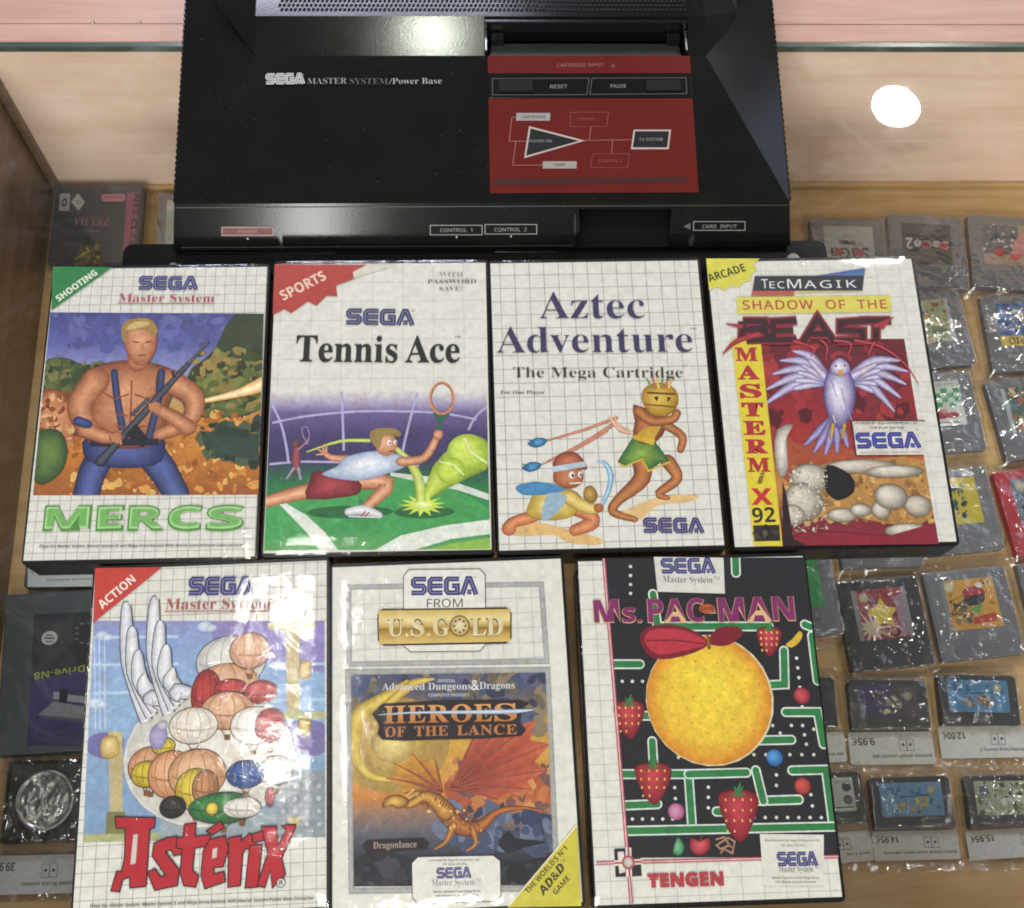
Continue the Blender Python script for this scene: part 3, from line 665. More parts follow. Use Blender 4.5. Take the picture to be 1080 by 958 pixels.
# --- 2 tennis ------------------------------------------------------------------
t, sh, art = make_case(-.115, .1908, .104, 'game case with a red SPORTS burst and a tennis player on a green court', (270, 260, 2.819))
sh.grid(0, IW, .09, IH, .0185, .0128, .00028, '#b5b7b0', .004, .004)
cs = fin(sh, t); A = art(.00008)
q = [(44, 430), (686, 432), (697, 900), (24, 905)]; A.setclip(q)
A.grad(q, [(0, PAP), (.06, '#b9b0c8'), (.14, '#6e6194'), (.28, '#4a3f6e'), (.44, '#3e3a62'), (.52, '#2f5a4c'), (.62, '#2c7a48'), (.85, '#3f9a58'), (1, '#5fa35c')], 36)
for l in ([(48, 525), (150, 505), (300, 491), (440, 491), (560, 497), (690, 522)], [(40, 648), (120, 641), (210, 641), (380, 645), (520, 655)], [(48, 470), (75, 530), (92, 605), (98, 660)], [(255, 432), (258, 520), (262, 640)], [(480, 434), (462, 500), (440, 590), (432, 640)], [(688, 475), (650, 510), (626, 560)]): A.line(smooth_pts(l+l[::-1], 3)[:len(l)*3-3], 7, '#b4acd6')
A.poly([(30, 760), (90, 730), (200, 700), (300, 720), (280, 800), (120, 870), (30, 870)], '#4aa35c', sm=3); A.poly([(300, 700), (500, 690), (690, 780), (690, 860), (420, 860)], '#48a058', sm=3)
A.poly([(65, 762), (90, 764), (150, 800), (205, 850), (245, 905), (190, 905), (150, 850), (100, 798)], '#dfe6dc'); A.poly([(355, 903), (430, 860), (560, 830), (697, 812), (697, 855), (580, 870), (470, 903)], '#dfe6dc')
A.poly([(400, 672), (560, 690), (692, 736), (692, 755), (600, 725), (400, 682)], '#d3dcd2'); A.poly([(500, 903), (600, 880), (697, 866), (697, 905)], '#8cb64e')
A.ell((280, 790), 130, 20, '#2a6a3c'); A.ell((500, 790), 90, 20, '#2a6a3c')
# balls
A.limb([(505, 750), (560, 680), (640, 620)], [14, 90, 130], '#8aa82c', '#d8e868'); A.ell((628, 612), 60, 58, '#dcee70', '#9ab834', off=(-.3, .3)); A.line(smooth_pts([(620, 570), (640, 610), (680, 640), (684, 642), (640, 616), (616, 572)], 3)[:9], 5, '#e8efc0'); A.ell((580, 668), 44, 42, '#d2e660', '#94b034', off=(-.3, .3))
A.line([(545, 640), (590, 650), (618, 680)], 4, '#e8efc0')
st = []
for k in range(26): a = 2*math.pi*k/26; r = 1 if k % 2 else .5; st.append((495+72*r*math.cos(a), 770+34*r*math.sin(a)))
A.poly(st, '#d0e458'); A.ell((495, 768), 34, 14, '#f0f5b0', '#c0d84c')
A.limb([(400, 588), (455, 640), (485, 700), (490, 760)], [10, 24, 30, 30], '#9ab43a', '#dbe882', cap=False); A.limb([(150, 612), (250, 580), (340, 578)], [4, 10, 12], '#9ab43a', '#dbe882', cap=False)
# player
sk, skl = '#a25c38', '#eab48c'
A.limb([(120, 600), (118, 640), (122, 665)], [16, 30, 16], '#6d3440', '#a85660'); A.limb([(112, 660), (92, 690)], [9, 7], '#8a7a90', '#b8a8b8'); A.limb([(126, 660), (132, 692)], [9, 7], '#8a7a90', '#b8a8b8'); A.ell((118, 586), 9, 10, '#7a4a34'); A.limb([(126, 605), (158, 575)], [7, 6], '#8a5a50', '#b88'); A.line([(150, 590), (160, 560), (152, 536), (136, 540), (140, 565), (155, 588)], 3, '#9a90b0')
A.limb([(210, 715), (120, 735), (20, 762)], [52, 46, 34], sk, skl); A.limb([(270, 632), (225, 628), (205, 615)], [26, 20, 16], sk, skl)
for dx, dy in ((-24, -12), (-12, -22), (2, -24), (-28, 4)): A.limb([(208, 616), (208+dx, 616+dy)], [9, 6], sk, skl)
A.limb([(300, 700), (390, 705), (345, 760), (318, 780)], [52, 50, 34, 26], sk, skl)
A.shade([(180, 668), (300, 690), (310, 730), (270, 745), (150, 752), (160, 700)], '#6e1f26', '#b0474e', sm=2)
A.shade([(270, 625), (360, 608), (440, 625), (445, 655), (380, 680), (300, 698), (195, 680), (240, 655)], '#9fb0cc', '#eef2f8', sm=3)
A.limb([(430, 640), (500, 630), (540, 565)], [30, 26, 22], sk, skl); A.ell((542, 560), 15, 17, skl, sk)
A.line([(545, 548), (548, 505)], 12, '#2c6a54'); A.line([(548, 520), (528, 495)], 9, '#2c6a54'); A.line([(548, 520), (574, 497)], 9, '#2c6a54')
A.setclip(None); A.line([(553+34*math.cos(a/20*6.283), 452+46*math.sin(a/20*6.283)) for a in range(20)], 9, '#b0704a', True); A.line([(553+36*math.cos(a/20*6.283), 451+48*math.sin(a/20*6.283)) for a in range(20)], 3, '#e0a878', True)
A.ell((388, 590), 32, 36, '#eebb96', '#b06a46', off=(-.2, .3)); A.poly([(338, 565), (350, 545), (400, 540), (430, 552), (425, 566), (380, 564), (368, 600), (350, 590)], '#9a8248', sm=3)
A.ell((396, 584), 7, 8, '#f4f4f0'); A.ell((399, 585), 3, 3, '#222'); A.ell((414, 583), 5, 7, '#f4f4f0'); A.ell((416, 584), 2.5, 3, '#222'); A.line([(392, 610), (412, 608)], 4, '#7a3030')
A.limb([(275, 790), (320, 785), (368, 800)], [24, 34, 20], '#a9adb8', '#f2f4f6'); A.line([(275, 803), (372, 806)], 5, '#d8dadf'); A.line([(312, 803), (326, 788)], 4, '#b03038'); A.line([(324, 804), (338, 790)], 4, '#b03038')
A.flush('cover_picture', cs, M['art'])
A = art(.00062)
A.setclip([(54, 55), (690, 54), (690, 400), (46, 400)])
A.poly([(56, 55), (330, 56), (288, 78), (292, 98), (238, 118), (242, 150), (210, 148), (180, 178), (155, 165), (105, 200), (85, 188), (50, 206)], '#b04034')
A.poly([(330, 56), (420, 56), (300, 92), (292, 98), (288, 78)], '#d8d3c4')
A.text('SPORTS', (82, 163), (212, 98), 34, '#e6c9b4', 'sansb', .01)
A.flush('corner_banner', cs)
A = art(.00062)
A.sega((268, 233), (466, 236), 52, '#33325f', '#8a8db5'); A.text('®', (462, 196), (472, 196), 7, '#444')
A.flush('logo', cs)
A = art(.00062)
A.text('Tennis', (117, 343), (420, 346), 86, '#1c1c1a', 'serif', .004); A.text('Ace', (443, 346), (606, 346), 86, '#1c1c1a', 'serif', .004); A.text('™', (590, 275), (608, 275), 8, '#333')
A.text('WITH', (545, 90), (615, 91), 14, '#8a8a7c', 'serif', -.009); A.text('PASSWORD', (510, 112), (655, 111), 14, '#5a5a52', 'serif', -.009); A.text('SAVE!', (545, 133), (612, 133), 14, '#7a7a70', 'serif', -.009)
A.flush('title_lettering', cs)
# --- 3 jungle runner -------------------------------------------------------------
t, sh, art = make_case(.0185, .1904, .585, 'game case with a violet serif title and two running figures on white squares', (510, 260, 2.8185))
sh.grid(0, IW, 0, IH, .00905, .00905, .00035, '#77797a', .0055, .0035)
cs = fin(sh, t); A = art(.00008)
for l, w in (([(180, 580), (300, 545), (400, 508)], 10), ([(190, 640), (290, 590), (385, 530)], 12), ([(170, 650), (280, 600), (370, 548)], 8)): A.limb(l, [w*.6, w, w], '#9a4a34', '#d89a80', cap=False)
A.limb([(370, 505), (410, 545), (450, 555)], [8, 20, 10], '#d09a80', '#f0d0b8', cap=False); A.limb([(390, 500), (400, 530), (440, 550)], [3, 10, 4], '#c08060', '#f0c8a8', cap=False)
for x, y in ((160, 583), (143, 655)):
    A.shade([(x-28, y+4), (x-5, y-14), (x+28, y-10), (x+20, y+8), (x-8, y+16)], '#1f5a8c', '#5aa0cc', sm=2)
    for d in (-8, 0, 8): A.line([(x-30, y+d), (x-8, y+d*.3)], 3, '#24648f')
A.poly([(60, 850), (150, 820), (260, 845), (350, 870), (340, 888), (250, 880), (210, 858), (120, 862)], '#dcb878', sm=3); A.poly([(400, 800), (500, 750), (600, 738), (640, 745), (600, 762), (520, 770), (460, 815)], '#dfbf85', sm=3)
sk, skl = '#7a3e1e', '#c98550'
# taller figure: runner in a green and yellow kilt with a plain golden hood
A.limb([(548, 640), (575, 690), (520, 735), (548, 748)], [46, 34, 24, 14], sk, skl); A.limb([(465, 620), (470, 690), (400, 755), (385, 790), (450, 812)], [62, 52, 30, 26, 18], sk, skl)
A.shade([(445, 565), (505, 575), (555, 640), (530, 640), (490, 670), (470, 630), (420, 655), (398, 640)], '#2f6a3a', '#8fb04a', sm=1)
for l in ([(398, 642), (420, 655), (470, 632), (490, 668), (555, 640)],): A.line(l, 5, '#d8b83c')
A.shade([(445, 470), (520, 500), (550, 525), (505, 590), (445, 570), (450, 520)], sk, skl, sm=2); A.poly([(450, 560), (510, 575), (506, 592), (442, 572)], '#cfae3a')
A.poly([(480, 540), (530, 530), (506, 575), (455, 560)], '#c6a436')
A.limb([(540, 530), (590, 565), (585, 605)], [30, 26, 22], sk, skl); A.limb([(460, 490), (500, 520), (560, 515), (575, 495)], [34, 30, 26, 24], sk, skl)
A.shade([(475, 425), (520, 405), (570, 425), (578, 470), (545, 505), (500, 500), (472, 465)], '#a67e1e', '#e6c356', sm=3)
for k_ in range(6): A.limb([(500+k_*10, 420), (484+k_*16, 392-6*(k_ % 2))], [9, 4], ['#2f6a3a', '#b03a2c', '#c69a2a'][k_ % 3], ['#8fb04a', '#e07a5a', '#f0d878'][k_ % 3])
A.line([(485, 435), (570, 440)], 7, '#6a4a14'); A.line([(480, 470), (570, 478)], 5, '#7a5a18'); A.poly([(505, 448), (520, 446), (516, 462)], '#2a2412'); A.poly([(545, 448), (558, 450), (548, 464)], '#2a2412')
# small figure: child running in yellow tunic, red-brown cap
A.limb([(180, 760), (150, 800), (90, 820), (75, 840)], [50, 40, 34, 44], '#a8502c', '#e29c6a'); A.limb([(240, 770), (300, 790), (325, 820), (270, 845)], [50, 44, 44, 34], '#a8502c', '#e29c6a')
A.shade([(165, 720), (235, 715), (290, 745), (270, 800), (190, 815), (130, 800), (135, 765)], '#b89a34', '#f0dc88', sm=3)
A.limb([(250, 745), (310, 780), (345, 778)], [44, 36, 26], '#b89a34', '#f0dc88')
A.poly([(95, 715), (150, 700), (210, 708), (260, 715), (215, 735), (160, 740), (115, 738)], '#4a86b4', sm=3); A.poly([(190, 735), (250, 745), (210, 800), (172, 815)], '#9ab8cc', sm=2)
A.limb([(345, 780), (370, 730), (378, 680), (360, 645), (335, 640)], [10, 14, 18, 12, 3], '#3f86b8', '#bcdcec', cap=False)
A.ell((342, 778), 15, 14, '#c47a4c', '#8a4a2a')
A.ell((252, 685), 46, 38, '#cf8a5c', '#8f4c2a', off=(.1, .2)); A.shade([(205, 655), (225, 618), (270, 612), (300, 640), (305, 665), (255, 655)], '#8a3c28', '#c87a58', sm=3)
A.poly([(203, 655), (300, 640), (305, 655), (205, 672)], '#b8d0dc', sm=1); A.ell((262, 680), 8, 11, '#eee'); A.ell((265, 682), 4, 6, '#222'); A.ell((287, 678), 6, 10, '#eee'); A.ell((289, 680), 3, 5, '#222'); A.line([(255, 706), (290, 703)], 4, '#f0e8e0')
A.shade([(300, 720), (322, 712), (340, 740), (325, 765), (298, 750)], '#8a6a2c', '#c8a054', sm=2)
A.flush('cover_picture', cs, M['art'])
A = art(.00062)
A.text('Aztec', (165, 216), (480, 215), 86, '#38325a', 'serif', -.008); A.text('Adventure', (38, 318), (622, 315), 84, '#38325a', 'serif', -.008); A.text('™', (612, 250), (632, 250), 7, '#555')
A.text('The Mega Cartridge', (88, 391), (592, 391), 33, '#3a3834', 'serif', -.010); A.text('™', (592, 360), (604, 360), 6, '#555')
A.text('For One Player', (50, 440), (182, 440), 11, '#3a3834', 'serif', -.005)
A.flush('title_lettering', cs)
A = art(.00062); A.sega((476, 852), (652, 853), 46, '#352f68', '#8a88b8'); A.flush('logo', cs)
# --- 4 beast ---------------------------------------------------------------------
t, sh, art = make_case(.1536, .1905, .615, 'game case with a yellow ARCADE burst and a vertical yellow strip of red letters', (730, 260, 2.817))
sh.grid(0, IW, 0, IH, .0145, .0096, .00028, '#b4b5ae', .004, .004)
cs = fin(sh, t); A = art(.00008)
q = [(196, 275), (630, 275), (732, 885), (268, 890)]; A.setclip(q)
A.grad(q, [(0, '#5a1c2a'), (.2, '#7a2430'), (.4, '#9c2c32'), (.58, '#a83a30'), (.6, '#b86a38'), (.75, '#c08a4c'), (.86, '#7a2a34'), (1, '#8e2a3c')], 30)
A.poly([(200, 340), (240, 330), (262, 390), (230, 440), (215, 430)], '#a8383c', sm=3); A.poly([(480, 520), (500, 440), (560, 430), (590, 450), (640, 480), (660, 520)], '#7c2832', sm=2); A.poly([(545, 520), (560, 465), (600, 460), (615, 520)], '#a84434')
A.poly([(260, 560), (320, 590), (400, 570), (480, 610), (560, 600), (640, 640), (700, 640), (720, 720), (280, 700)], '#a85034', sm=2)
A.noise_blobs([(210, 290), (630, 290), (665, 510), (240, 520)], 90, ['#8a2630', '#6a1c28', '#a03238', '#5a1824'], .002, .009, 12)
A.poly([(300, 690), (420, 640), (560, 630), (690, 640), (715, 800), (620, 830), (460, 800), (300, 800)], '#b8894a', sm=2)
A.noise_blobs([(280, 640), (690, 640), (715, 820), (280, 820)], 280, ['#c89a58', '#a87c44', '#d8b070', '#8a6436', '#b88c50', '#9a7440'], .0008, .0034, 13)
# a great pale violet eagle over the red canyon, white boulders below
vi, vl = '#51437c', '#d6cfea'
for root, tips in (((405, 400), [(215, 470), (222, 425), (240, 380), (262, 340), (300, 312)]), ((462, 395), [(600, 490), (618, 450), (634, 410), (640, 372), (618, 340)])):
    for k_, t_ in enumerate(tips):
        m_ = ((root[0]+t_[0])/2, (root[1]+t_[1])/2-26)
        A.limb([root, m_, t_], [26, 34, 7], vi, vl)
    for k_ in range(5):
        t_ = tips[k_]; q_ = (root[0]+(t_[0]-root[0])*.52, root[1]+(t_[1]-root[1])*.52-14); A.limb([root, q_], [30, 16], '#6a5c98', '#e4def2')
for x_, y_ in ((335, 590), (362, 612), (395, 618), (430, 612), (462, 596)): A.limb([(430, 500), ((430+x_)/2, (500+y_)/2), (x_, y_)], [24, 28, 9], vi, '#b4a8d4')
A.shade([(400, 375), (435, 358), (470, 378), (486, 440), (470, 510), (438, 545), (404, 505), (390, 440)], '#6a5c98', '#ece8f6', sm=3)
for k_ in range(34): A.line([(402+(k_*23) % 72, 400+(k_*37) % 120), (406+(k_*23) % 72, 412+(k_*37) % 120)], 3, ['#a79acb', '#7c6ea8', '#f2effa'][k_ % 3])
A.shade([(412, 352), (436, 332), (462, 346), (468, 372), (440, 386), (412, 376)], '#8a7cb6', '#f2effa', sm=3); A.poly([(432, 368), (448, 366), (444, 392), (436, 384)], '#d0a040', sm=1); A.ell((426, 356), 3.5, 3.5, '#b02030'); A.ell((452, 355), 3.5, 3.5, '#b02030')
for x_ in (418, 452): A.limb([(x_, 530), (x_-6, 570)], [12, 8], '#8a6c2c', '#d8b050')
A.shade([(252, 545), (300, 530), (280, 570), (285, 660), (262, 690), (244, 620)], '#9a968c', '#eeeae0', sm=2)
for p, rx, ry in (((350, 690), 60, 46), ((330, 760), 58, 60), ((300, 800), 36, 34), ((445, 800), 46, 22), ((500, 785), 34, 20), ((560, 785), 28, 28), ((670, 772), 42, 34), ((590, 745), 50, 40), ((640, 845), 70, 22), ((500, 655), 110, 22), ((600, 670), 90, 20)): A.ell(p, rx, ry, '#e6e0d0', '#6e6658', off=(-.3, .4))
A.poly([(400, 650), (470, 680), (480, 730), (430, 755), (395, 720)], '#1e1a1c', sm=3)
A.noise_blobs([(285, 665), (400, 665), (400, 850), (295, 860)], 240, ['#e6e0d2', '#b8b0a0', '#cfc8b8', '#948c7c'], .0003, .0012, 15)
A.poly([(268, 890), (330, 850), (420, 850), (580, 862), (726, 820), (732, 885)], '#8a2638', sm=1); A.poly([(268, 700), (280, 740), (300, 870), (340, 890), (268, 890)], '#2a1c1e')
A.setclip(None)
A.poly([(470, 518), (690, 518), (684, 622), (484, 624)], '#2a2a2c'); A.poly([(475, 521), (693, 521), (690, 620), (488, 621)], '#dcdad0')
A.flush('cover_picture', cs, M['art'])
A = art(.00062)
A.text('LICENSED BY SEGA ENTERPRISES LTD', (480, 530), (668, 530), 8, '#2a2a2a', 'sansb'); A.text('FOR PLAY ON THE', (528, 544), (628, 544), 8, '#2a2a2a', 'sansb')
A.sega((490, 602), (676, 600), 50, '#2e2f86', '#7076c0'); A.text('Master System II and Mega Drive Systems with Converter', (500, 616), (674, 614), 5, '#555', 'sans'); A.text('™', (660, 550), (670, 550), 5, '#444')
A.flush('logo', cs)
A = art(.00062)
A.poly([(116, 275), (202, 275), (268, 892), (182, 890)], '#dccb3a')
ch = 'MASTERM'; ys = [(310+k*56.5) for k in range(7)]
for c_, y_ in zip(ch, range(7)):
    yb = 341+y_*54.8; xl = 129+y_*6.1
    A.text(c_, (xl, yb), (xl+66, yb), 45, '#b02a34', 'serif', .03)
A.text('i', (192, 706), (218, 706), 34, '#8a6a24', 'sansi', .02); A.text('X', (176, 768), (240, 768), 52, '#c02c34', 'sansb', .02); A.text('92', (180, 822), (248, 820), 46, '#2c2818', 'sansb', .0)
A.poly([(180, 830), (258, 828), (262, 876), (184, 878)], '#2e2a24'); A.noise_blobs([(186, 834), (252, 832), (256, 872), (188, 874)], 20, ['#4a4236', '#5c5240', '#1c1a18'], .001, .003, 3)
A.flush('vertical_strip', cs)
A = art(.00062)
A.setclip([(41, 38), (300, 38), (300, 140), (50, 140)])
A.poly([(41, 38), (200, 38), (180, 58), (192, 70), (172, 88), (176, 102), (150, 108), (140, 122), (118, 118), (95, 132), (75, 120), (50, 132)], '#d6cf4e')
A.text('ARCADE', (51, 108), (160, 74), 26, '#33321c', 'sansb', .005)
A.flush('corner_banner', cs)
A = art(.00062)
A.poly([(175, 148), (185, 95), (330, 95), (300, 148)], '#b85a4c'); A.grad([(330, 95), (513, 66), (506, 134), (300, 140)], [(0, '#4a5aa0'), (.5, '#5e9ab4'), (1, '#d8b860')], 10)
A.poly([(185, 90), (509, 88), (505, 133), (180, 134)], '#33353c')
A.text('T', (206, 126), (226, 126), 30, '#e8e8e4', 'sans', 0); A.text('EC', (230, 126), (275, 126), 22, '#e8e8e4', 'sans', 0, sp=1.15); A.text('M', (283, 126), (324, 126), 30, '#e8e8e4', 'sans', 0); A.text('AGIK', (333, 126), (488, 124), 25, '#e8e8e4', 'sans', 0, sp=1.3)
A.text('™', (518, 98), (532, 98), 6, '#555')
A.poly([(131, 152), (588, 148), (592, 196), (134, 202)], '#d9cf5c'); A.text('SHADOW  OF  THE', (150, 189), (578, 186), 30, '#b04a3c', 'sans', .016, sp=1.15)
for ww, cc in ((30, '#8f2434'), (18, '#3a1c20')):
    for l in ([(150, 225), (148, 275)], [(150, 224), (215, 224), (222, 240), (150, 250)], [(150, 250), (215, 250), (230, 278), (160, 280)], [(310, 222), (240, 226), (240, 280), (310, 278)], [(245, 252), (300, 252)], [(330, 285), (372, 215), (420, 285)], [(345, 262), (405, 262)], [(520, 222), (440, 228), (440, 250), (505, 254), (505, 280), (430, 282)], [(500, 222), (590, 222)], [(545, 222), (545, 280)]): A.line(l, ww, cc)
for l in ([(100, 232), (150, 240)], [(90, 322), (130, 285), (200, 262)], [(590, 214), (560, 245)], [(598, 212), (540, 240)]): A.limb(l, [3]+[16]*(len(l)-1), '#8f2434', '#b03a44', cap=False)
for l in ([(380, 280), (400, 300), (395, 345)], [(300, 282), (360, 305), (350, 330)], [(480, 280), (560, 300), (630, 350), (672, 412)], [(420, 282), (470, 290), (460, 330)], [(540, 285), (520, 330)]): A.limb(l, [7]+[6]*(len(l)-2)+[2], '#a83440', '#c8505a', cap=False)
A.flush('title_lettering', cs)
# --- 5 winged crest over a sky scene ------------------------------------------------
t, sh, art = make_case(-.2034, -.0013, 1.498, 'game case with a red ACTION corner, white wings and tall red lettering', (70, 580, 2.534))
sh.grid(0, IW, 0, IH, .0067, .0067, .00034, GR, .003, .002)
cs = fin(sh, t); A = art(.00008)
q = [(73, 190), (690, 190), (692, 768), (44, 782)]; A.setclip(q)
A.grad(q, [(0, '#8f94c4'), (.12, '#8ea6d0'), (.4, '#94b4d6'), (.7, '#86a4c6'), (.96, '#7f9dbe'), (1, '#8c9a74')], 20)
A.poly([(390, 190), (690, 190), (690, 330), (560, 300), (470, 310), (390, 240)], '#8f86bc', sm=1)
for y in (232, 305, 380): A.line([(70, y+3), (300, y)], 8, '#b4cfe4')
for y in (305, 400): A.line([(540, y+3), (690, y)], 8, '#b0c8e0')
for x, y, s_ in ((370, 205, 20), (95, 230, 18), (78, 410, 20)): A.ell((x, y), s_, s_*.7, '#dfe6ea', '#a9c0da'); A.ell((x+s_*.8, y+4), s_*.8, s_*.5, '#dfe6ea', '#a9c0da')
A.poly([(62, 500), (100, 488), (150, 495), (148, 540), (120, 560), (70, 550), (55, 530)], '#7470a8', sm=3); A.poly([(585, 470), (640, 455), (692, 470), (690, 540), (640, 550), (600, 520)], '#7c76ac', sm=3)
A.poly([(540, 195), (660, 190), (650, 215), (560, 215)], '#b4b060', sm=2); A.poly([(586, 210), (622, 210), (624, 440), (590, 440)], '#c0b184'); A.poly([(112, 485), (150, 485), (150, 700), (116, 700)], '#c0b184'); A.poly([(560, 436), (692, 432), (692, 452), (560, 455)], '#b7b98a')
for l in ([(75, 240), (78, 480)], [(88, 240), (90, 480)], [(102, 240), (104, 480)]): A.line(l, 3, '#c3d2e4')
A.poly([(108, 700), (158, 700), (155, 760), (105, 765)], '#7d7c4c'); A.poly([(560, 590), (692, 590), (692, 770), (560, 770)], '#8e99a0'); A.poly([(250, 700), (560, 690), (560, 770), (250, 775)], '#98a6ac')
for i in range(4):
    for j in range(4): A.ell((580+i*32, 632+j*34), 9, 10, '#c5cbcc', '#77828a', off=(-.3, .3))
A.poly([(590, 715), (625, 715), (618, 740), (600, 740)], '#c4b878'); A.poly([(44, 762), (250, 756), (250, 775), (44, 784)], '#a9ad7c'); A.shade([(95, 505), (135, 500), (140, 550), (95, 555)], '#b99a4c', '#e8d79a', sm=2); A.shade([(625, 300), (655, 300), (650, 345), (620, 340)], '#a0843c', '#d8c07a', sm=2); A.shade([(622, 450), (655, 455), (645, 500), (620, 490)], '#a0843c', '#d8c07a', sm=2)
A.setclip(None)
# a plain round crest: white disc crowded with coloured balls, a pair of feathered wings
A.ell((380, 550), 226, 186, '#d9d6cc'); A.ell((380, 550), 220, 180, '#e6e3d8', '#c9c6bc')
def ball(x, y, rx, ry, c, e, o='#33302c'):
    """a hot-air balloon: envelope with seams, and a basket under the larger ones"""
    if rx > 38:
        A.line([(x-rx*.35, y+ry*.8), (x-6, y+ry*1.32)], 2, o); A.line([(x+rx*.35, y+ry*.8), (x+6, y+ry*1.32)], 2, o); A.poly([(x-9, y+ry*1.28), (x+9, y+ry*1.28), (x+7, y+ry*1.28+15), (x-7, y+ry*1.28+15)], '#7a5430')
    A.ell((x, y), rx+2.5, ry+2.5, o); A.ell((x, y), rx, ry, c, e, off=(-.25, .3))
    if rx > 28:
        for f_ in (-.72, -.3, .3, .72): A.line([(x+rx*f_*math.sin(math.pi*t_/8), y-ry*math.cos(math.pi*t_/8)) for t_ in range(9)], 2.2, mixc(C(e), (0, 0, 0), .35))
        A.line([(x+rx*.93*math.cos(math.pi*(.05+.9*t_/8)), y+ry*.28*math.sin(math.pi*(.05+.9*t_/8))) for t_ in range(9)], 5, mixc(C(e), (0, 0, 0), .2))
ball(440, 300, 92, 70, '#e4e2da', '#b9b8b2'); ball(430, 370, 88, 66, '#e6bd9e', '#c8946c'); ball(490, 270, 52, 48, '#e8c2a2', '#c9987a'); ball(375, 390, 40, 70, '#c04440', '#8c2a2c'); ball(440, 372, 44, 26, '#cf5048', '#9a3034')
ball(520, 380, 44, 30, '#c8504a', '#9a3638'); ball(430, 430, 70, 50, '#e4b896', '#c08e68'); ball(500, 470, 60, 50, '#efe9e0', '#cdc8bc'); ball(545, 470, 40, 46, '#c9483f', '#8e2c2c'); ball(340, 470, 64, 48, '#efeae0', '#d0c8ba')
ball(225, 580, 58, 52, '#dfae86', '#b98258'); ball(260, 525, 30, 22, '#e4cf4a', '#b8a030'); ball(215, 600, 40, 34, '#e0c442', '#b09828'); ball(280, 600, 60, 62, '#e8b88e', '#bb8256'); ball(350, 600, 76, 66, '#e4bb94', '#c08c62'); ball(345, 640, 52, 54, '#e3cc4e', '#b39a2e'); ball(372, 636, 34, 46, '#c48a5e', '#96623c')
ball(420, 690, 92, 40, '#3d8a44', '#1f5c2e'); ball(390, 692, 16, 16, '#dfcc4e', '#b0982e'); ball(285, 688, 34, 28, '#3a3634', '#1c1a1a'); ball(560, 590, 44, 38, '#f0ede6', '#c8c4bc'); ball(480, 600, 50, 36, '#3c64a8', '#27487e'); ball(545, 660, 12, 26, '#b8323c', '#80202a'); ball(470, 690, 50, 26, '#eceae4', '#c4c0b8')
def feather(pts, ws):
    A.limb(pts, [w+5 for w in ws], '#3a3a3e', '#3a3a3e', cap=False); A.limb(pts, ws, '#b9bec8', '#eceef0', cap=False)
for base, tip in (((225, 440), (165, 145)), ((285, 420), (240, 130))):
    for k in range(5):
        f_ = k/4; bx, by = base[0]+14*k-20, base[1]-14*k; tx = tip[0]+26*k*.6; ty = tip[1]+62*k
        feather([(bx+10, by+20), ((bx+tx)/2-16, (by+ty)/2+8), (tx-4, ty+16), (tx, ty)], [30, 42, 26, 4])
A.ell((246, 500), 24, 34, '#b4a8cc', '#8880a8'); A.ell((257, 470), 14, 12, '#d8d4e0', '#9a94b0')
A.flush('cover_picture', cs, M['art'])
A = art(.00066)
A.poly([(78, 50), (257, 47), (72, 197)], '#bf3f36'); A.text('ACTION', (97, 160), (188, 83), 24, '#efe9dc', 'sansb', 0); A.flush('corner_banner', cs)
A = art(.00066)
A.sega((327, 122), (495, 121), 50, '#36346e', '#8a8cba'); A.text('Master System', (265, 160), (546, 158), 28, '#a84a4c', 'serif', -.009); A.line([(263, 166), (548, 164)], 2.5, '#b05a58'); A.text('™', (550, 140), (562, 140), 6, '#a66')
A.flush('logo', cs)
A = art(.00066)
RD, DK = '#b3202e', '#3a1218'
def slab(polys):
    for p in polys: A.line(p, 7, DK, True)
    for p in polys: A.poly(p, RD)
slab([[(133, 716), (236, 718), (234, 742), (222, 744), (212, 898), (172, 902), (172, 872), (150, 880), (142, 912), (122, 910), (136, 862), (150, 862), (158, 822), (160, 742), (136, 742)]])
A.poly([(180, 762), (192, 760), (186, 838), (172, 842)], '#c9c7bd')
slab([[(268, 772), (296, 768), (310, 812), (290, 816), (280, 800), (262, 806), (300, 856), (296, 896), (238, 908), (220, 864), (236, 854), (252, 876), (268, 870), (232, 818), (236, 786)]])
slab([[(318, 736), (345, 732), (343, 768), (384, 764), (382, 790), (342, 796), (336, 858), (352, 872), (345, 900), (316, 896), (306, 862), (312, 798), (296, 796), (298, 772), (314, 770)]])
slab([[(384, 776), (424, 766), (432, 800), (418, 846), (392, 848), (394, 868), (420, 862), (424, 886), (372, 904), (362, 870), (368, 806)]]); A.poly([(392, 800), (404, 796), (402, 822), (390, 826)], '#c9c7bd'); slab([[(378, 752), (412, 728), (420, 742), (392, 760)]])
slab([[(436, 772), (466, 766), (468, 782), (490, 760), (512, 772), (498, 800), (478, 798), (470, 812), (464, 896), (434, 900)]])
slab([[(492, 792), (522, 790), (510, 900), (480, 902)], [(498, 762), (524, 754), (526, 776), (500, 780)]])
slab([[(524, 742), (560, 740), (566, 792), (590, 750), (580, 738), (612, 736), (606, 756), (574, 824), (584, 868), (552, 900), (546, 852), (530, 900), (512, 898), (540, 812)]])
A.ell((574, 890), 12, 12, '#444'); A.ell((574, 890), 10, 10, PAP); A.text('R', (569, 896), (580, 896), 12, '#333', 'sansb')
A.flush('title_lettering', cs)
A = art(.00066); A.text('Plays On: Master System, Master System II and Mega Drive/Genesis With Master System/Power Base Converter', (64, 957), (662, 935), 8, '#3c3a36', 'sansb'); A.flush('small_print', cs)
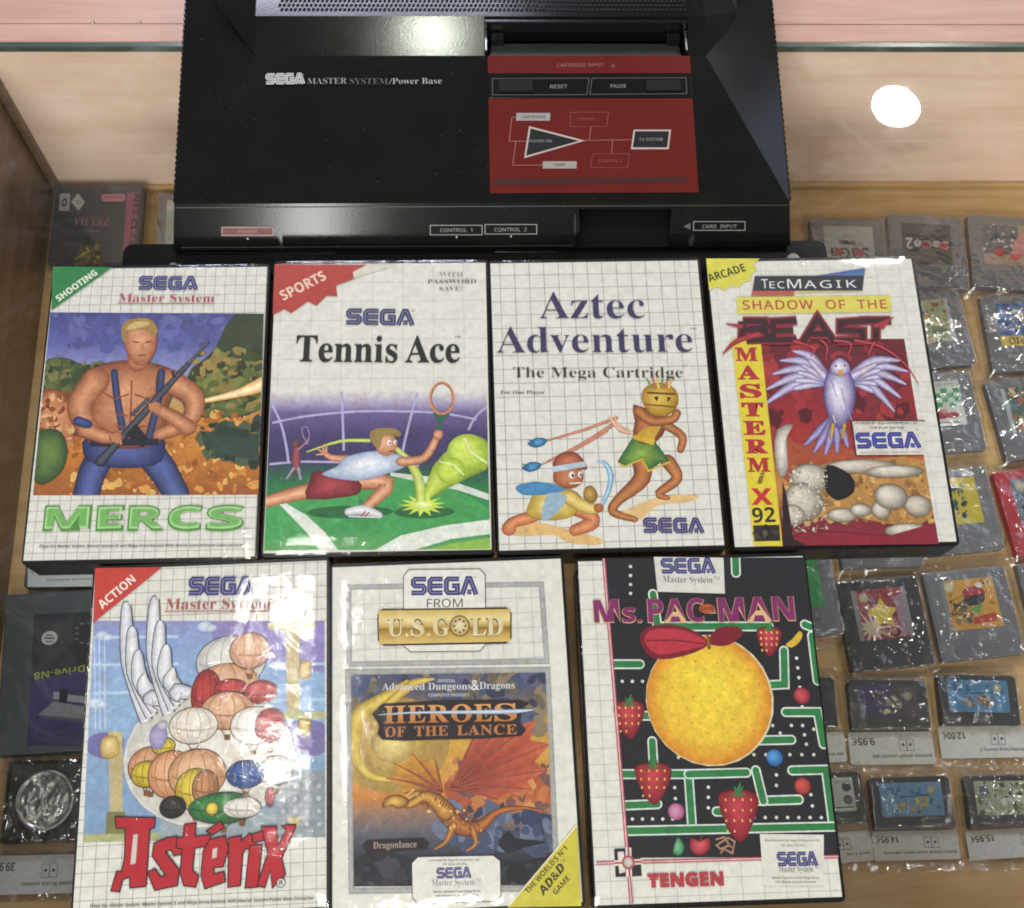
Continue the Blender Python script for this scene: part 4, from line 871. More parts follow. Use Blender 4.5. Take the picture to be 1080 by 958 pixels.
# --- 6 gold logo, dragon-coloured dusk -----------------------------------------------
t, sh, art = make_case(-.0712, -.002, 1.432, 'game case with a gold plaque, grey framed picture and yellow bottom corner', (340, 580, 2.534))
cs = fin(sh, t); A = art(.00008)
A.grid(.006, IW-.012, .125, .168, .0085, .0085, .0003, '#b2b3ae', .003, .003)
for l, n_ in (([(70, 100), (585, 92), (600, 298), (72, 306)], 0), ([(68, 326), (602, 320), (628, 905), (78, 912)], 0)):
    A.line(l, 15, '#9d9f9c', True); A.line(l, 8, '#a9aba8', True)
q = [(76, 334), (596, 328), (620, 896), (84, 900)]; A.setclip(q)
A.grad(q, [(0, '#4a5068'), (.1, '#5c5c6a'), (.2, '#94804e'), (.35, '#cfa444'), (.5, '#d09a4c'), (.6, '#c4803c'), (.68, '#8c7468'), (.78, '#525666'), (.88, '#2c303e'), (1, '#22242e')], 30)
A.noise_blobs([(76, 334), (596, 328), (600, 480), (80, 480)], 130, ['#4a5474', '#3a4058', '#5c627c', '#8a7a60', '#6c6450'], .002, .009, 21)
for r_, c_ in ((150, '#b89848'), (120, '#c8a850'), (90, '#d8bc60'), (60, '#e8d488')): A.ell((190, 520), r_, r_*.85, c_, '#a88c4c')
A.limb([(230, 350), (160, 400), (100, 440), (85, 520), (120, 600), (220, 620)], [10, 34, 44, 40, 26, 6], '#a8862c', '#e0c860', cap=False); A.limb([(300, 345), (240, 360), (170, 420), (140, 470)], [4, 26, 22, 6], '#b08c30', '#e8d070', cap=False)
A.poly([(400, 590), (520, 600), (610, 615), (612, 680), (500, 660), (380, 650)], '#b4603c', sm=2)
A.noise_blobs([(330, 560), (612, 560), (615, 700), (330, 690)], 80, ['#c07848', '#a45438', '#d09458', '#7a5450'], .0015, .007, 22)
A.noise_blobs([(330, 690), (620, 700), (620, 800), (330, 780)], 70, ['#5a6680', '#46506a', '#6c7890', '#38405a'], .002, .008, 23)
# a flying dragon of no particular tale: wings, neck, tail against the low sun
def wing(root, tips, c, e):
    for k_ in range(len(tips)-1):
        a_, b_ = tips[k_], tips[k_+1]; m_ = ((a_[0]+b_[0])/2*.86+root[0]*.14, (a_[1]+b_[1])/2*.86+root[1]*.14)
        q_ = [A.pt(root), A.pt(a_), A.pt(m_), A.pt(b_)]; A.nx(); A.face(q_, [C(e), C(c), mixc(C(c), C(e), .5), C(c)])
    for t_ in tips: A.limb([root, ((root[0]+t_[0])/2, (root[1]+t_[1])/2-6), t_], [9, 6, 2], '#5a2420', '#b06048', cap=False)
wing((345, 640), [(420, 470), (500, 440), (570, 455), (606, 520), (600, 590), (560, 640), (470, 668)], '#cc6a4c', '#8a3430')
wing((320, 650), [(300, 560), (240, 545), (190, 570), (170, 610), (215, 650)], '#d8a040', '#94602a')
A.limb([(600, 705), (540, 690), (470, 700), (420, 740), (370, 740), (330, 700)], [3, 9, 18, 34, 48, 50], '#5c2a20', '#c07840')
A.limb([(330, 700), (300, 670), (270, 660), (235, 680), (205, 672)], [52, 40, 28, 22, 18], '#6a3820', '#dca850'); A.shade([(165, 668), (190, 655), (222, 660), (232, 680), (205, 692), (182, 684), (160, 690)], '#7a4a22', '#e8c060', sm=2)
A.line([(222, 660), (246, 640)], 4, '#e0c070'); A.line([(228, 664), (256, 652)], 4, '#e0c070'); A.limb([(350, 735), (330, 780), (300, 800)], [22, 14, 5], '#6a3820', '#c88c44'); A.limb([(400, 745), (410, 785), (385, 805)], [20, 12, 5], '#6a3820', '#c88c44')
for k_ in range(16): A.line([(300+k_*7, 676+k_*3.6), (306+k_*7, 660+k_*3.8)], 3, '#7c3a22')
A.noise_blobs([(230, 650), (430, 680), (430, 760), (300, 740)], 60, ['#d8a850', '#8a4c28', '#e8c878'], .0003, .0012, 24)
A.poly([(470, 780), (500, 750), (515, 772), (600, 780), (540, 796), (500, 810), (480, 800)], '#22242e', sm=2)
A.poly([(84, 830), (160, 800), (240, 830), (330, 840), (420, 815), (520, 840), (620, 820), (622, 900), (84, 902)], '#25272f', sm=2)
A.noise_blobs([(84, 840), (620, 840), (620, 900), (84, 900)], 60, ['#33363f', '#1c1e26', '#3f434e'], .002, .006, 25)
A.setclip(None)
A.poly([(106, 790), (120, 776), (270, 770), (286, 784), (280, 800), (120, 810)], '#2a2024', sm=1); A.text('Dragonlance', (136, 799), (252, 795), 17, '#a8988c', 'serif', .0)
A.flush('cover_picture', cs, M['art'])
A = art(.00062)
oc = [(218, 72), (232, 55), (420, 53), (434, 68), (436, 252), (420, 270), (236, 272), (218, 256)]
A.line(oc, 4, '#3a3c44', True); A.poly(oc, '#e2e0d6')
A.sega((238, 122), (412, 121), 50, '#33326c', '#8a8cba'); A.text('FROM', (279, 155), (375, 154), 23, '#2c2c32', 'sans', 0); A.text('™', (402, 78), (412, 78), 5, '#555')
gp = [(162, 162), (490, 158), (502, 170), (502, 236), (490, 248), (166, 254), (152, 242), (150, 176)]
A.line(gp, 7, '#2c2818', True); A.grad([(150, 163), (502, 159), (502, 246), (152, 253)], [(0, '#c8ac58'), (.3, '#e6d494'), (.55, '#b8943c'), (.56, '#8f7028'), (.75, '#c09c48'), (1, '#d8bc70')], 16)
def outlined(t_, a, b_, h, c, e, font='serif', o=.02, **k): A.text(t_, a, b_, h, e, font, o+.022, **k); A.text(t_, a, b_, h, c, font, o, **k)
outlined('U', (174, 232), (216, 231), 50, '#d9cda0', '#5c4c20', 'serif', .01); outlined('.', (222, 232), (230, 232), 50, '#d9cda0', '#5c4c20'); outlined('S', (236, 231), (272, 231), 50, '#d9cda0', '#5c4c20', 'serif', .01); outlined('.', (280, 231), (288, 231), 50, '#d9cda0', '#5c4c20'); outlined('G', (296, 231), (340, 230), 50, '#d9cda0', '#5c4c20', 'serif', .01)
A.ell((367, 204), 27, 29, '#5c4c20'); A.ell((367, 204), 24, 26, '#e6dcb4', '#b89a50')
for k in range(8): A.ell((367+15*math.cos(k*.785), 204+17*math.sin(k*.785)), 3.4, 3.4, '#6a5828')
outlined('LD', (398, 230), (484, 228), 50, '#d9cda0', '#5c4c20', 'serif', .01)
A.flush('logo', cs)
A = art(.00062)
A.text('OFFICIAL', (308, 355), (356, 354), 8, '#c8c8cc', 'sansb'); A.text('Advanced Dungeons', (160, 376), (398, 374), 19, '#d4d4d6', 'serif', 0); A.text('&', (398, 376), (420, 375), 28, '#e0e0e0', 'serif', .01); A.text('Dragons', (420, 373), (514, 371), 19, '#d4d4d6', 'serif', 0); A.text('COMPUTER PRODUCT', (283, 393), (393, 392), 8, '#c8c8cc', 'sansb')
A.poly([(160, 412), (525, 402), (535, 424), (528, 462), (532, 498), (300, 508), (160, 508), (152, 470)], '#2b2226', sm=2)
for ch_, xa, xb in (('H', 166, 222), ('E', 228, 276), ('R', 282, 338), ('O', 344, 400), ('E', 406, 454), ('S', 460, 520)): A.text(ch_, (xa, 464-(xa-166)*.02), (xb, 464-(xb-166)*.02), 46, '#b8743a', 'serif', .008, grad='#dca468')
for ch_, xa, xb in (('OF', 168, 222), ('THE', 246, 336), ('LANCE', 360, 520)): A.text(ch_, (xa, 500-(xa-166)*.02), (xb, 500-(xb-166)*.02), 26, '#b87848', 'serif', .006, sp=1.08)
A.limb([(150, 442), (240, 436), (450, 434), (520, 432), (566, 428)], [1.5, 5, 12, 12, 2], '#6a8ab0', '#d8e4ee', cap=False)
A.flush('title_lettering', cs)
A = art(.00062)
oc = [(240, 838), (256, 822), (456, 818), (474, 832), (476, 924), (462, 938), (258, 946), (242, 930)]; A.line(oc, 4, '#3a3c44', True); A.poly(oc, '#dfddd4')
A.text('Licensed by Sega Enterprises Ltd.', (286, 833), (420, 831), 6, '#555', 'sansb'); A.text('for play on the', (322, 843), (386, 842), 6, '#555', 'sansb'); A.sega((306, 879), (396, 877), 28, '#3a3c6c', '#9a9cba'); A.text('Master System™', (292, 898), (424, 896), 16, '#77777c', 'serif', -.009)
A.text('Master System II and Mega Drive', (296, 917), (422, 915), 6, '#555', 'sansb'); A.text('with Master System Converter', (300, 928), (418, 926), 6, '#555', 'sansb')
A.flush('licence_plaque', cs)
A = art(.00062)
A.poly([(680, 732), (692, 952), (494, 956)], '#c9be44'); A.line([(680, 736), (497, 953)], 3, '#f0ecd0')
A.text("THE WORLD'S Nº1", (550, 920), (656, 800), 14, '#2c2a18', 'sansb'); A.text('AD&D', (590, 926), (650, 850), 22, '#2c2a18', 'sansi', .01); A.text('®', (644, 836), (650, 828), 5, '#2c2a18'); A.text('GAME', (624, 923), (662, 880), 14, '#2c2a18', 'sansb')
A.flush('corner_banner', cs)
# --- 7 maze with a yellow ball -----------------------------------------------------------
t, sh, art = make_case(.0649, -.0007, .57, 'game case with a black and green maze, big yellow ball and purple lettering', (590, 580, 2.535))
sh.grid(0, IW, 0, IH, .0115, .0085, .0003, '#9fa19c', .008, .003)
cs = fin(sh, t); A = art(.00008)
q = [(120, 24), (654, 20), (745, 820), (178, 824)]; A.setclip(q)
A.poly(q, '#23242a')
GN, WH = '#2f7d48', '#d8e2d8'
def rail(pts, w=26):
    A.line(pts, w, WH)
    for e in (pts[0], pts[-1]): A.ell(e, w/2, w/2, WH)
    A.line(pts, w-8, GN)
    for e in (pts[0], pts[-1]): A.ell(e, w/2-4, w/2-4, GN)
for r_ in ([(470, 10), (472, 62)], [(140, 306), (215, 306)], [(250, 118), (262, 205), (430, 205), (560, 205)], [(200, 444), (250, 444)], [(248, 512), (252, 580)], [(160, 600), (290, 600), (345, 600), (355, 745)], [(165, 684), (262, 680)], [(605, 434), (690, 434), (706, 520)], [(525, 510), (620, 508)], [(622, 590), (712, 588), (732, 740)], [(512, 672), (640, 668)], [(525, 590), (545, 672)], [(345, 600), (500, 596)], [(170, 752), (360, 748), (735, 740)], [(675, 230), (690, 350)], [(600, 270), (602, 360), (560, 362)], [(656, 200), (670, 206)], [(420, 700), (470, 700)]): rail(r_)
A.nx()
dd = [(190, y) for y in range(45, 120, 24)]+[(x, 352) for x in range(168, 230, 27)]+[(634+k*3, 290+k*26) for k in range(6)]+[(x, 548) for x in range(520, 700, 32)]+[(x, 720) for x in range(195, 330, 27)]+[(x, 716) for x in range(520, 720, 30)]+[(280, 635), (308, 636), (318, 555), (660, 520), (655, 495), (398, 635), (398, 662), (398, 690), (580, 602), (580, 630), (672, 655), (676, 685), (650, 470), (570, 470), (590, 490), (310, 665), (620, 470), (680, 480)]
for p in dd: A.z -= A.step; A.ell(p, 4.4, 4.4, '#d8d8d0')
A.setclip(None)
def orb(x, y, r_, c, e): A.ell((x, y), r_, r_, c, e, off=(-.3, .35))
for x, y, c, e in ((648, 390, '#c45058', '#7a202c'), (575, 556, '#5aa0d8', '#1f5a98'), (650, 632, '#d05a54', '#8a2628'), (312, 700, '#d898b8', '#9a4c74')): orb(x, y, 22, c, e)
A.poly([(604, 254), (622, 240), (640, 218), (650, 226), (642, 246), (620, 262)], '#d0ac3c', sm=2)
YL = [(.0, '#f2d850')]
A.ell((402, 400), 171, 174, '#d8d0a8'); 
A.ell((400, 400), 167, 170, '#f0da48', '#d68a2c', off=(.05, .25), n=48, mid=.72)
RED, RDL = '#84202c', '#c44450'
A.nx()
for k_ in range(60):                                                    # peel of one big citrus fruit
    a_ = k_*2.4; r_ = 158*math.sqrt((k_+.5)/60); A.z -= A.step*.6; A.ell((400+r_*math.cos(a_), 400+r_*math.sin(a_)), 2.4, 2.2, '#c98a2c')
A.poly([(400, 250), (330, 205), (240, 205), (215, 240), (250, 290), (330, 285)], '#7a1d2a', sm=3); A.poly([(395, 250), (330, 215), (250, 214), (228, 242), (258, 278), (325, 272)], '#b83644', sm=3); A.line([(395, 252), (310, 242), (232, 243)], 4, '#7a1d2a')
A.poly([(398, 250), (420, 212), (470, 205), (490, 225), (450, 256)], '#7a1d2a', sm=3); A.limb([(400, 262), (396, 230)], [10, 7], '#5a3a1c', '#9a7038')
for x, y, rx, ry, t_ in ((560, 242, 34, 44, 0), (186, 450, 42, 58, 1), (250, 620, 50, 62, 0), (478, 705, 54, 78, 1)):          # strawberries
    sb = [(x-rx, y-ry*.55), (x-rx*.4, y-ry*.8), (x+rx*.4, y-ry*.8), (x+rx, y-ry*.5), (x+rx*.72, y+ry*.35), (x+rx*.1, y+ry), (x-rx*.62, y+ry*.4)]
    A.shade(sb, RED, RDL, sm=4)
    for m_ in range(14):
        u_, v_ = (m_ % 4-1.5)*.42, (m_//4-1.3)*.36; A.z -= A.step*.5; A.ell((x+rx*u_*(1-.25*max(0, v_)), y+ry*v_), 2.6, 3.6, '#e0b868')
    for m_ in range(5): a_ = math.pi*(1.08+.21*m_); A.poly([(x-6, y-ry*.72), (x+rx*.72*math.cos(a_), y-ry*.66+ry*.42*math.sin(a_)*-.5), (x+6, y-ry*.72), (x+rx*.3*math.cos(a_), y-ry*.95)], '#2f7a42')
    A.limb([(x, y-ry*.75), (x+5, y-ry*1.05)], [6, 4], '#1f5a30', '#4a9a58')
A.shade([(318, 768), (334, 795), (322, 818), (304, 812), (306, 790)], '#2c7a4c', '#86c49a', sm=3); A.shade([(350, 772), (375, 778), (400, 770), (402, 800), (378, 818), (352, 806)], '#8a1f2c', '#d86068', sm=3); A.line([(377, 778), (382, 762)], 4, '#6a4a2c')
A.line([(418, 775), (440, 768), (455, 790), (430, 800), (420, 790), (450, 770), (468, 780), (462, 812), (440, 800)], 5, '#a88068'); A.line([(430, 812), (448, 790), (462, 796)], 4, '#a88068')
for l in ([(118, 24), (192, 946)],): A.line([(l[0][0]+0, l[0][1]), (l[1][0], l[1][1])], 9, '#b04858'); A.line(l, 3, '#e0c0c0')
A.line([(98, 838), (745, 820)], 9, '#b04858'); A.line([(98, 838), (745, 820)], 3, '#e0c0c0')
A.poly([(146, 800), (214, 796), (220, 872), (150, 875)], '#26272b'); A.poly([(155, 808), (172, 807), (176, 862), (160, 866)], '#d9d6cc'); A.line([(184, 796), (186, 875)], 16, '#dcd8cc'); A.line([(146, 838), (220, 834)], 14, '#dcd8cc'); A.line([(184, 796), (188, 876)], 5, '#b04858'); A.line([(146, 838), (220, 834)], 5, '#b04858'); A.ell((184, 836), 17, 18, '#b04858'); A.ell((184, 836), 12, 13, '#d8d4ca', '#a8a49c')
A.flush('cover_picture', cs, M['art'])
A = art(.00066)
A.poly([(252, 20), (438, 22), (442, 118), (262, 113)], '#d6d4ca')
A.sega((273, 64), (414, 64), 42, '#39386e', '#8a8cba'); A.text('Master System™', (276, 88), (428, 90), 18, '#5c5c60', 'serif', -.009)
A.poly([(535, 760), (706, 762), (706, 898), (545, 898)], '#dad8ce')
A.text('Manufactured by Sega Enterprises Ltd.', (548, 780), (696, 780), 6, '#666', 'sansb'); A.text('for play on the', (592, 793), (654, 793), 6, '#666', 'sansb'); A.sega((584, 846), (688, 845), 36, '#39386e', '#8a8cba'); A.text('Master System™', (586, 862), (692, 861), 16, '#55555c', 'serif', -.009)
A.text('Master System II and Mega Drive', (568, 880), (694, 880), 6, '#666', 'sansb'); A.text('with Master System Converter', (576, 891), (686, 891), 6, '#666', 'sansb')
A.flush('logo', cs)
A = art(.00066)
def big(t_, a, b_, h, o=.011, hs=0): A.text(t_, a, b_, h, '#d8b080', 'sansb', o+.013); A.text(t_, (a[0]+1.5, a[1]-1.5), (b_[0]-1.5, b_[1]-1.5), h-3, '#7e2a62', 'sansb', o)
big('M', (92, 196), (163, 193), 64); big('s.', (168, 195), (222, 195), 54); big('PAC', (236, 195), (390, 193), 66); big('-', (388, 184), (418, 184), 60, .0); big('MAN', (425, 194), (632, 189), 68)
A.ell((394, 158), 22, 13, '#c86a3c', '#a84a30'); A.text('GAME', (377, 163), (412, 162), 9, '#3a1c1c', 'sansb')
A.flush('title_lettering', cs)
A = art(.00066)
A.text('TENGEN', (236, 902), (440, 896), 36, '#b03a44', 'sansb', .045); A.line([(240, 874), (262, 874), (262, 880), (240, 880)], 3, '#b03a44')
A.flush('publisher_lettering', cs)


# ------------------------------------------------------------------ cartridges, bags and boxes on the shelf under the glass
K = 1.074                                          # size of the cartridges against their nominal size
def sh_pt(px, py, z=-.1115):
    d = FW+RT*((px-540)/F)-UP*((py-479)/F); t = (z-CO.z)/d.z; return CO+d*t
class LArt(Art):
    """label art in local unit coordinates: x 0..w, y 0..h in mm"""
    def pt(s, p): return (p[0]*.001, p[1]*.001)
    q = 1.0
    def k(s, p, d=1): return .001
    def flush(s, *a):
        s.v = [(x*s.q, y*s.q, z) for x, y, z in s.v]; return super().flush(*a)
GRP_GB = 'grey handheld game cartridges on the shelf under the glass'
GRP_GBA = 'small dark cartridges with price labels under the glass'
GRP_BAG = 'clear plastic bags round the cartridges'
def big_cart(cx, cy_, deg, label, mat, draw, lab=(37.5, 34.5), bg='#cfcac0', lx=0, ly=6.5):
    cx, cy_ = cx*K, cy_*K
    t = thing('game_cartridge', label, 'game cartridge', (cx, cy_, FL), R(deg), GRP_GB)
    w, h, d = .0285*K, .0305*K, .0078
    bm = bmesh.new()
    pts = rrect(-w, w, -h, h, .0018, 3)
    prism(bm, pts, .0003, d-.0006); 
    bmesh.ops.bevel(bm, geom=[e for e in bm.edges if e.calc_face_angle(0) > .8], offset=.0009, segments=2, affect='EDGES')
    add_box(bm, -w+.0012, w-.0012, -h+.0012, -h+.0125, d-.0012, d-.0001, .0005)           # grip band
    add_box(bm, -w+.0016, -w+.0036, -h+.014, h-.004, d-.0012, d-.0002, .0003); add_box(bm, w-.0036, w-.0016, -h+.014, h-.004, d-.0012, d-.0002, .0003)
    for k in range(3): add_box(bm, -.019, .019, -h+.0034+k*.0028, -h+.0046+k*.0028, d-.0004, d+.0002, .0002)
    bm_link('shell', bm, mat, t, world=False)
    bm = bmesh.new(); bmesh.ops.create_cone(bm, segments=12, radius1=.0016, radius2=.0014, depth=.0006, cap_ends=True, matrix=Matrix.Translation((.012, -h+.0155, d-.0004))); bm_link('screw', bm, M['silver'], t, world=False)
    Rm = Matrix.Rotation(R(deg), 3, 'Z'); W_, H_ = lab
    o = Vector((cx, cy_, FL+d-.0003))+Rm @ Vector((lx*.001-W_*.0005, ly*.001-H_*.0005, 0))*K
    A = LArt(o, Rm @ Vector((1, 0, 0)), Rm @ Vector((0, 1, 0)), lift=.00005)
    A.rect(0, 0, W_*.001, H_*.001, bg); A.setclip([(0, 0), (W_*.001, 0), (W_*.001, H_*.001), (0, H_*.001)], True)
    draw(A, W_, H_); A.q = K; A.flush('label', t); return t
def gba_cart(cx, cy_, deg, label, draw, bg, mat=None):
    cx, cy_ = cx*K, cy_*K
    t = thing('handheld_cartridge', label, 'game cartridge', (cx, cy_, FL), R(deg), GRP_GBA)
    w, h, d = .0262*K, .0163*K, .0078; bm = bmesh.new()
    prism(bm, [(-w, h-.002), (-w, -h+.001), (-w+.001, -h), (w-.001, -h), (w, -h+.001), (w, h-.002), (w-.003, h), (-w+.003, h)], .0003, d-.0006)
    bmesh.ops.bevel(bm, geom=[e for e in bm.edges if e.calc_face_angle(0) > .8], offset=.0009, segments=2, affect='EDGES')
    add_box(bm, -.021, .021, -h+.0008, -h+.0035, d-.0012, d-.0001, .0004)
    bm_link('shell', bm, mat or M['dgrey'], t, world=False)
    Rm = Matrix.Rotation(R(deg), 3, 'Z'); W_, H_ = 40.5, 21
    o = Vector((cx, cy_, FL+d-.0003))+Rm @ Vector((-W_*.0005, -.0082, 0))*K
    A = LArt(o, Rm @ Vector((1, 0, 0)), Rm @ Vector((0, 1, 0)), lift=.00005)
    A.rect(0, 0, W_*.001, H_*.001, bg); A.setclip([(0, 0), (W_*.001, 0), (W_*.001, H_*.001), (0, H_*.001)], True)
    draw(A, W_, H_); A.q = K; A.flush('label', t); return t
def bag(cx, cy_, deg, w, h, label, top=.0, card=None, seed=1, th=.0088, group=GRP_BAG):
    """clear bag: rumpled film over a cartridge of half-size top; optional price label strip (x,y,w,h, price, text)"""
    cx, cy_, w, h = cx*K, cy_*K, w*K, h*K; top = tuple(v*K for v in top)
    if card: card = tuple(v*K for v in card[:4])+card[4:]
    t = thing('plastic_bag', label, 'plastic bag', (cx, cy_, FL), R(deg), group)
    bm = bmesh.new(); g = {}; nx_, ny_ = 40, 44; off = Vector((seed*3.17, seed*1.31, 0)); cw, chh, oy = top
    for i in range(nx_+1):
        for j in range(ny_+1):
            X = -w/2+w*i/nx_; Y = -h/2+h*j/ny_
            dx = max(0, abs(X)-cw); dy = max(0, abs(Y-oy)-chh); dd = math.hypot(dx, dy)
            z = th*math.exp(-(dd/.0045)**1.5)
            n = noise.noise(Vector((X*70, Y*70, 0))+off); n2 = noise.noise(Vector((X*190, Y*120, 5))+off)
            am = min(1, dd/.003)*.88+.10
            z += .0030*am*abs(n)+.0016*am*n2+.0006
            X += .0012*noise.noise(Vector((Y*40, seed, 0)))*abs(X)/(w/2); Y += .0010*noise.noise(Vector((X*40, seed, 7)))*abs(Y)/(h/2)
            g[i, j] = bm.verts.new((X, Y, max(z, .0007)))
    for i in range(nx_):
        for j in range(ny_): bm.faces.new((g[i, j], g[i+1, j], g[i+1, j+1], g[i, j+1]))
    bm_link('film', bm, M['bag'], t, world=False, smooth=True)
    if card:
        x0, y0, x1, y1, price, txt, z = card
        Rm = Matrix.Rotation(R(deg), 3, 'Z'); o = Vector((cx, cy_, FL+z))+Rm @ Vector((x0, y0, 0)); W_, H_ = (x1-x0)*1000, (y1-y0)*1000
        A = LArt(o, Rm @ Vector((1, 0, 0)), Rm @ Vector((0, 1, 0)))
        A.poly([(p[0], p[1]) for p in rrect(0, W_, 0, H_, 1.6, 3)], '#cdccc6')
        if price: A.text(price, (W_*.31, H_*.82), (W_*.04, H_*.82), H_*.22, '#26262a', 'sansb')
        bx = W_*.60
        for k in (0, 1):
            A.line([(bx+k*5.2, H_*.42), (bx+5+k*5.2, H_*.42), (bx+5+k*5.2, H_*.76), (bx+k*5.2, H_*.76)], .35, '#55555a', True)
            A.rect((bx+1.6+k*5.2)*.001, H_*.56*.001, (bx+3.4+k*5.2)*.001, H_*.64*.001, '#4a4a50')
        A.line([(bx, H_*.82), (bx+9, H_*.82)], .3, '#77777a')
        if txt: A.text(txt, (W_*.97, H_*.30), (W_*.97-min(W_*.86, len(txt)*1.5), H_*.30), H_*.10, '#3a3a40', 'sansb')
        A.flush('price_label', t)
    return t
def spots(A, W_, H_, cols, n, seed, r=(1., 3.5)): A.noise_blobs([(0, H_), (W_, H_), (W_, 0), (0, 0)], n, cols, r[0]*.001, r[1]*.001, seed)

# -- row 1
def d1(A, W, H):
    A.rect(.011, .019, .0235, .0225, '#55565a'); A.text('SaGa', (33, 16), (4, 16), 9.5, '#3c3c42', 'sansb', .01); A.ell((26, 12), 3.4, 3.4, '#b0373c'); A.ell((10.5, 12), 3.2, 3.2, '#b0373c'); A.text('GAME', (24, 27), (14, 27), 2.4, '#888', 'sansb')
big_cart(.2905, .4548, -2, 'grey cartridge with a white label, leftmost of the top row beside the console', M['grey'], d1, bg='#b9bbba')
def d2(A, W, H):
    A.text('SaGa', (35, 20), (9, 20), 7, '#b9bcc0', 'sansb', .03); A.text('2', (8, 22), (3, 22), 10, '#c8cacc', 'sansb', .02)
    for x in (31, 18): A.ell((x, 16.5), 3.6, 3.2, '#b23a48'); A.ell((x-.4, 16.8), 1.3, 1.1, '#2b2c30')
    A.text('GAME BOY', (29, 32), (14, 32), 2.6, '#66686c', 'sansb'); A.rect(.010, .0215, .017, .0222, '#8c8f92')
big_cart(.3497, .4566, -3.4, 'grey cartridge with a black label lettered red and white, top row', M['grey'], d2, bg='#35363b')
def d3(A, W, H):
    A.poly([(0, 9), (28, 9), (28, 34), (0, 34)], '#5c6068'); A.setclip([(0, .009), (.028, .009), (.028, .0345), (0, .0345)], True)
    spots(A, 28, 60, ['#2c2e36', '#8a93a0', '#c9ccd0', '#4a5868', '#d8d4cc'], 110, 5, (.6, 2.2)); A.setclip([(0, 0), (.0375, 0), (.0375, .0345), (0, .0345)], True)
    A.ell((12, 10), 4, 3.4, '#c03a44'); A.ell((24, 8), 4.5, 4, '#c44a52'); A.poly([(21, 10), (32, 9), (31, 28), (24, 20)], '#c8868a')
big_cart(.4112, .4556, -4, 'grey cartridge with a sandy label and pink picture, right end of top row', M['grey'], d3, bg='#a68f78')
# -- row 2
def d4(A, W, H): spots(A, W, H, ['#b8a868', '#5f7850', '#7a94a0', '#c9b890', '#8a6a4a', '#c08a60'], 120, 8); A.ell((26, 8), 9, 5, '#5a7a4a', '#8aa070'); A.rect(.0345, 0, .0375, .0345, '#a9b0b4')
big_cart(.3420, .3920, 5.2, 'grey cartridge with a tan and green label, second row beside the ARCADE case', M['grey'], d4, bg='#a8ab90')
def d5(A, W, H):
    spots(A, W, H, ['#2c5694', '#3c6cb0', '#1f4478'], 60, 9); A.noise_blobs([(10, 30), (34, 30), (34, 12), (10, 12)], 60, ['#d8d4cc', '#8a5a50', '#b89868', '#3a3a60', '#c8c0a8'], .0006, .0024, 10)
    A.rect(0, 0, .0375, .008, '#d2ba42'); A.text('WARIO', (30, 7), (6, 7), 5.4, '#5a3820', 'sansb')
big_cart(.4128, .3888, .6, 'grey cartridge with a blue picture label and yellow strip, right in the second row', M['grey'], d5, bg='#31609e')
# -- row 3
def d6(A, W, H):
    A.nx()
    for i in range(7):
        for j in range(4):
            if (i+j) % 2: A.z -= A.step; A.rect(i*.0047+.004, .0145+j*.0036, i*.0047+.0087, .0181+j*.0036, '#3d9c62')
    A.ell((20, 8.5), 6, 3, '#a8404a', '#8a2a38'); A.ell((28, 8), 5, 2.4, '#b04a50'); A.ell((22, 11), 3, 2, '#c06a60'); A.text('GAME BOY', (33, 33), (20, 33), 1.8, '#555'); A.line([(6, 2.6), (33, 2.6)], .8, '#666')
big_cart(.3400, .3262, 3.6, 'grey cartridge with a white label showing green checks and a red mark, third row', M['grey'], d6, bg='#c9cec4')
def d7(A, W, H): spots(A, W, H, ['#3a4638', '#c8c070', '#b0604a', '#7a9a48', '#4a6a78', '#d8c0a0', '#8a3a34'], 130, 14); A.rect(0, 0, .003, .0345, '#a8b0b4')
big_cart(.4085, .3222, 6.5, 'grey cartridge with a silver left margin on its label, third row, right edge', M['grey'], d7, bg='#59664e')
# -- row 4
def d8(A, W, H):
    A.noise_blobs([(10, 28), (28, 28), (28, 6), (10, 6)], 70, ['#2c3a3c', '#5a7a5c', '#26304a', '#9aa860', '#3c4440'], .001, .0034, 15)
big_cart(.3408, .2525, 5, 'grey cartridge with a yellow label and dark picture, half under a case corner', M['grey'], d8, bg='#c5b43a', lab=(38, 34))
def d9(A, W, H): A.rect(0, 0, .0375, .0345, '#6a7480'); A.ell((7, 29), 4.4, 4.4, '#b8ad90', '#8f866c'); spots(A, W, 24, ['#4a6a8c', '#2e3e5a', '#86a0b4', '#b8b8b0'], 60, 16); A.ell((7, 29), 4.4, 4.4, '#b8ad90', '#8f866c')
big_cart(.4040, .2530, 7, 'red cartridge, the only one, at the right edge of the shelf', M['red'], d9, bg='#6a7480')
big_cart(.2846, .2432, 1.2, 'grey cartridge almost hidden under the ARCADE case, only its lower rim showing', M['grey'], lambda A, W, H: spots(A, W, H, ['#888', '#aaa', '#667'], 30, 17))
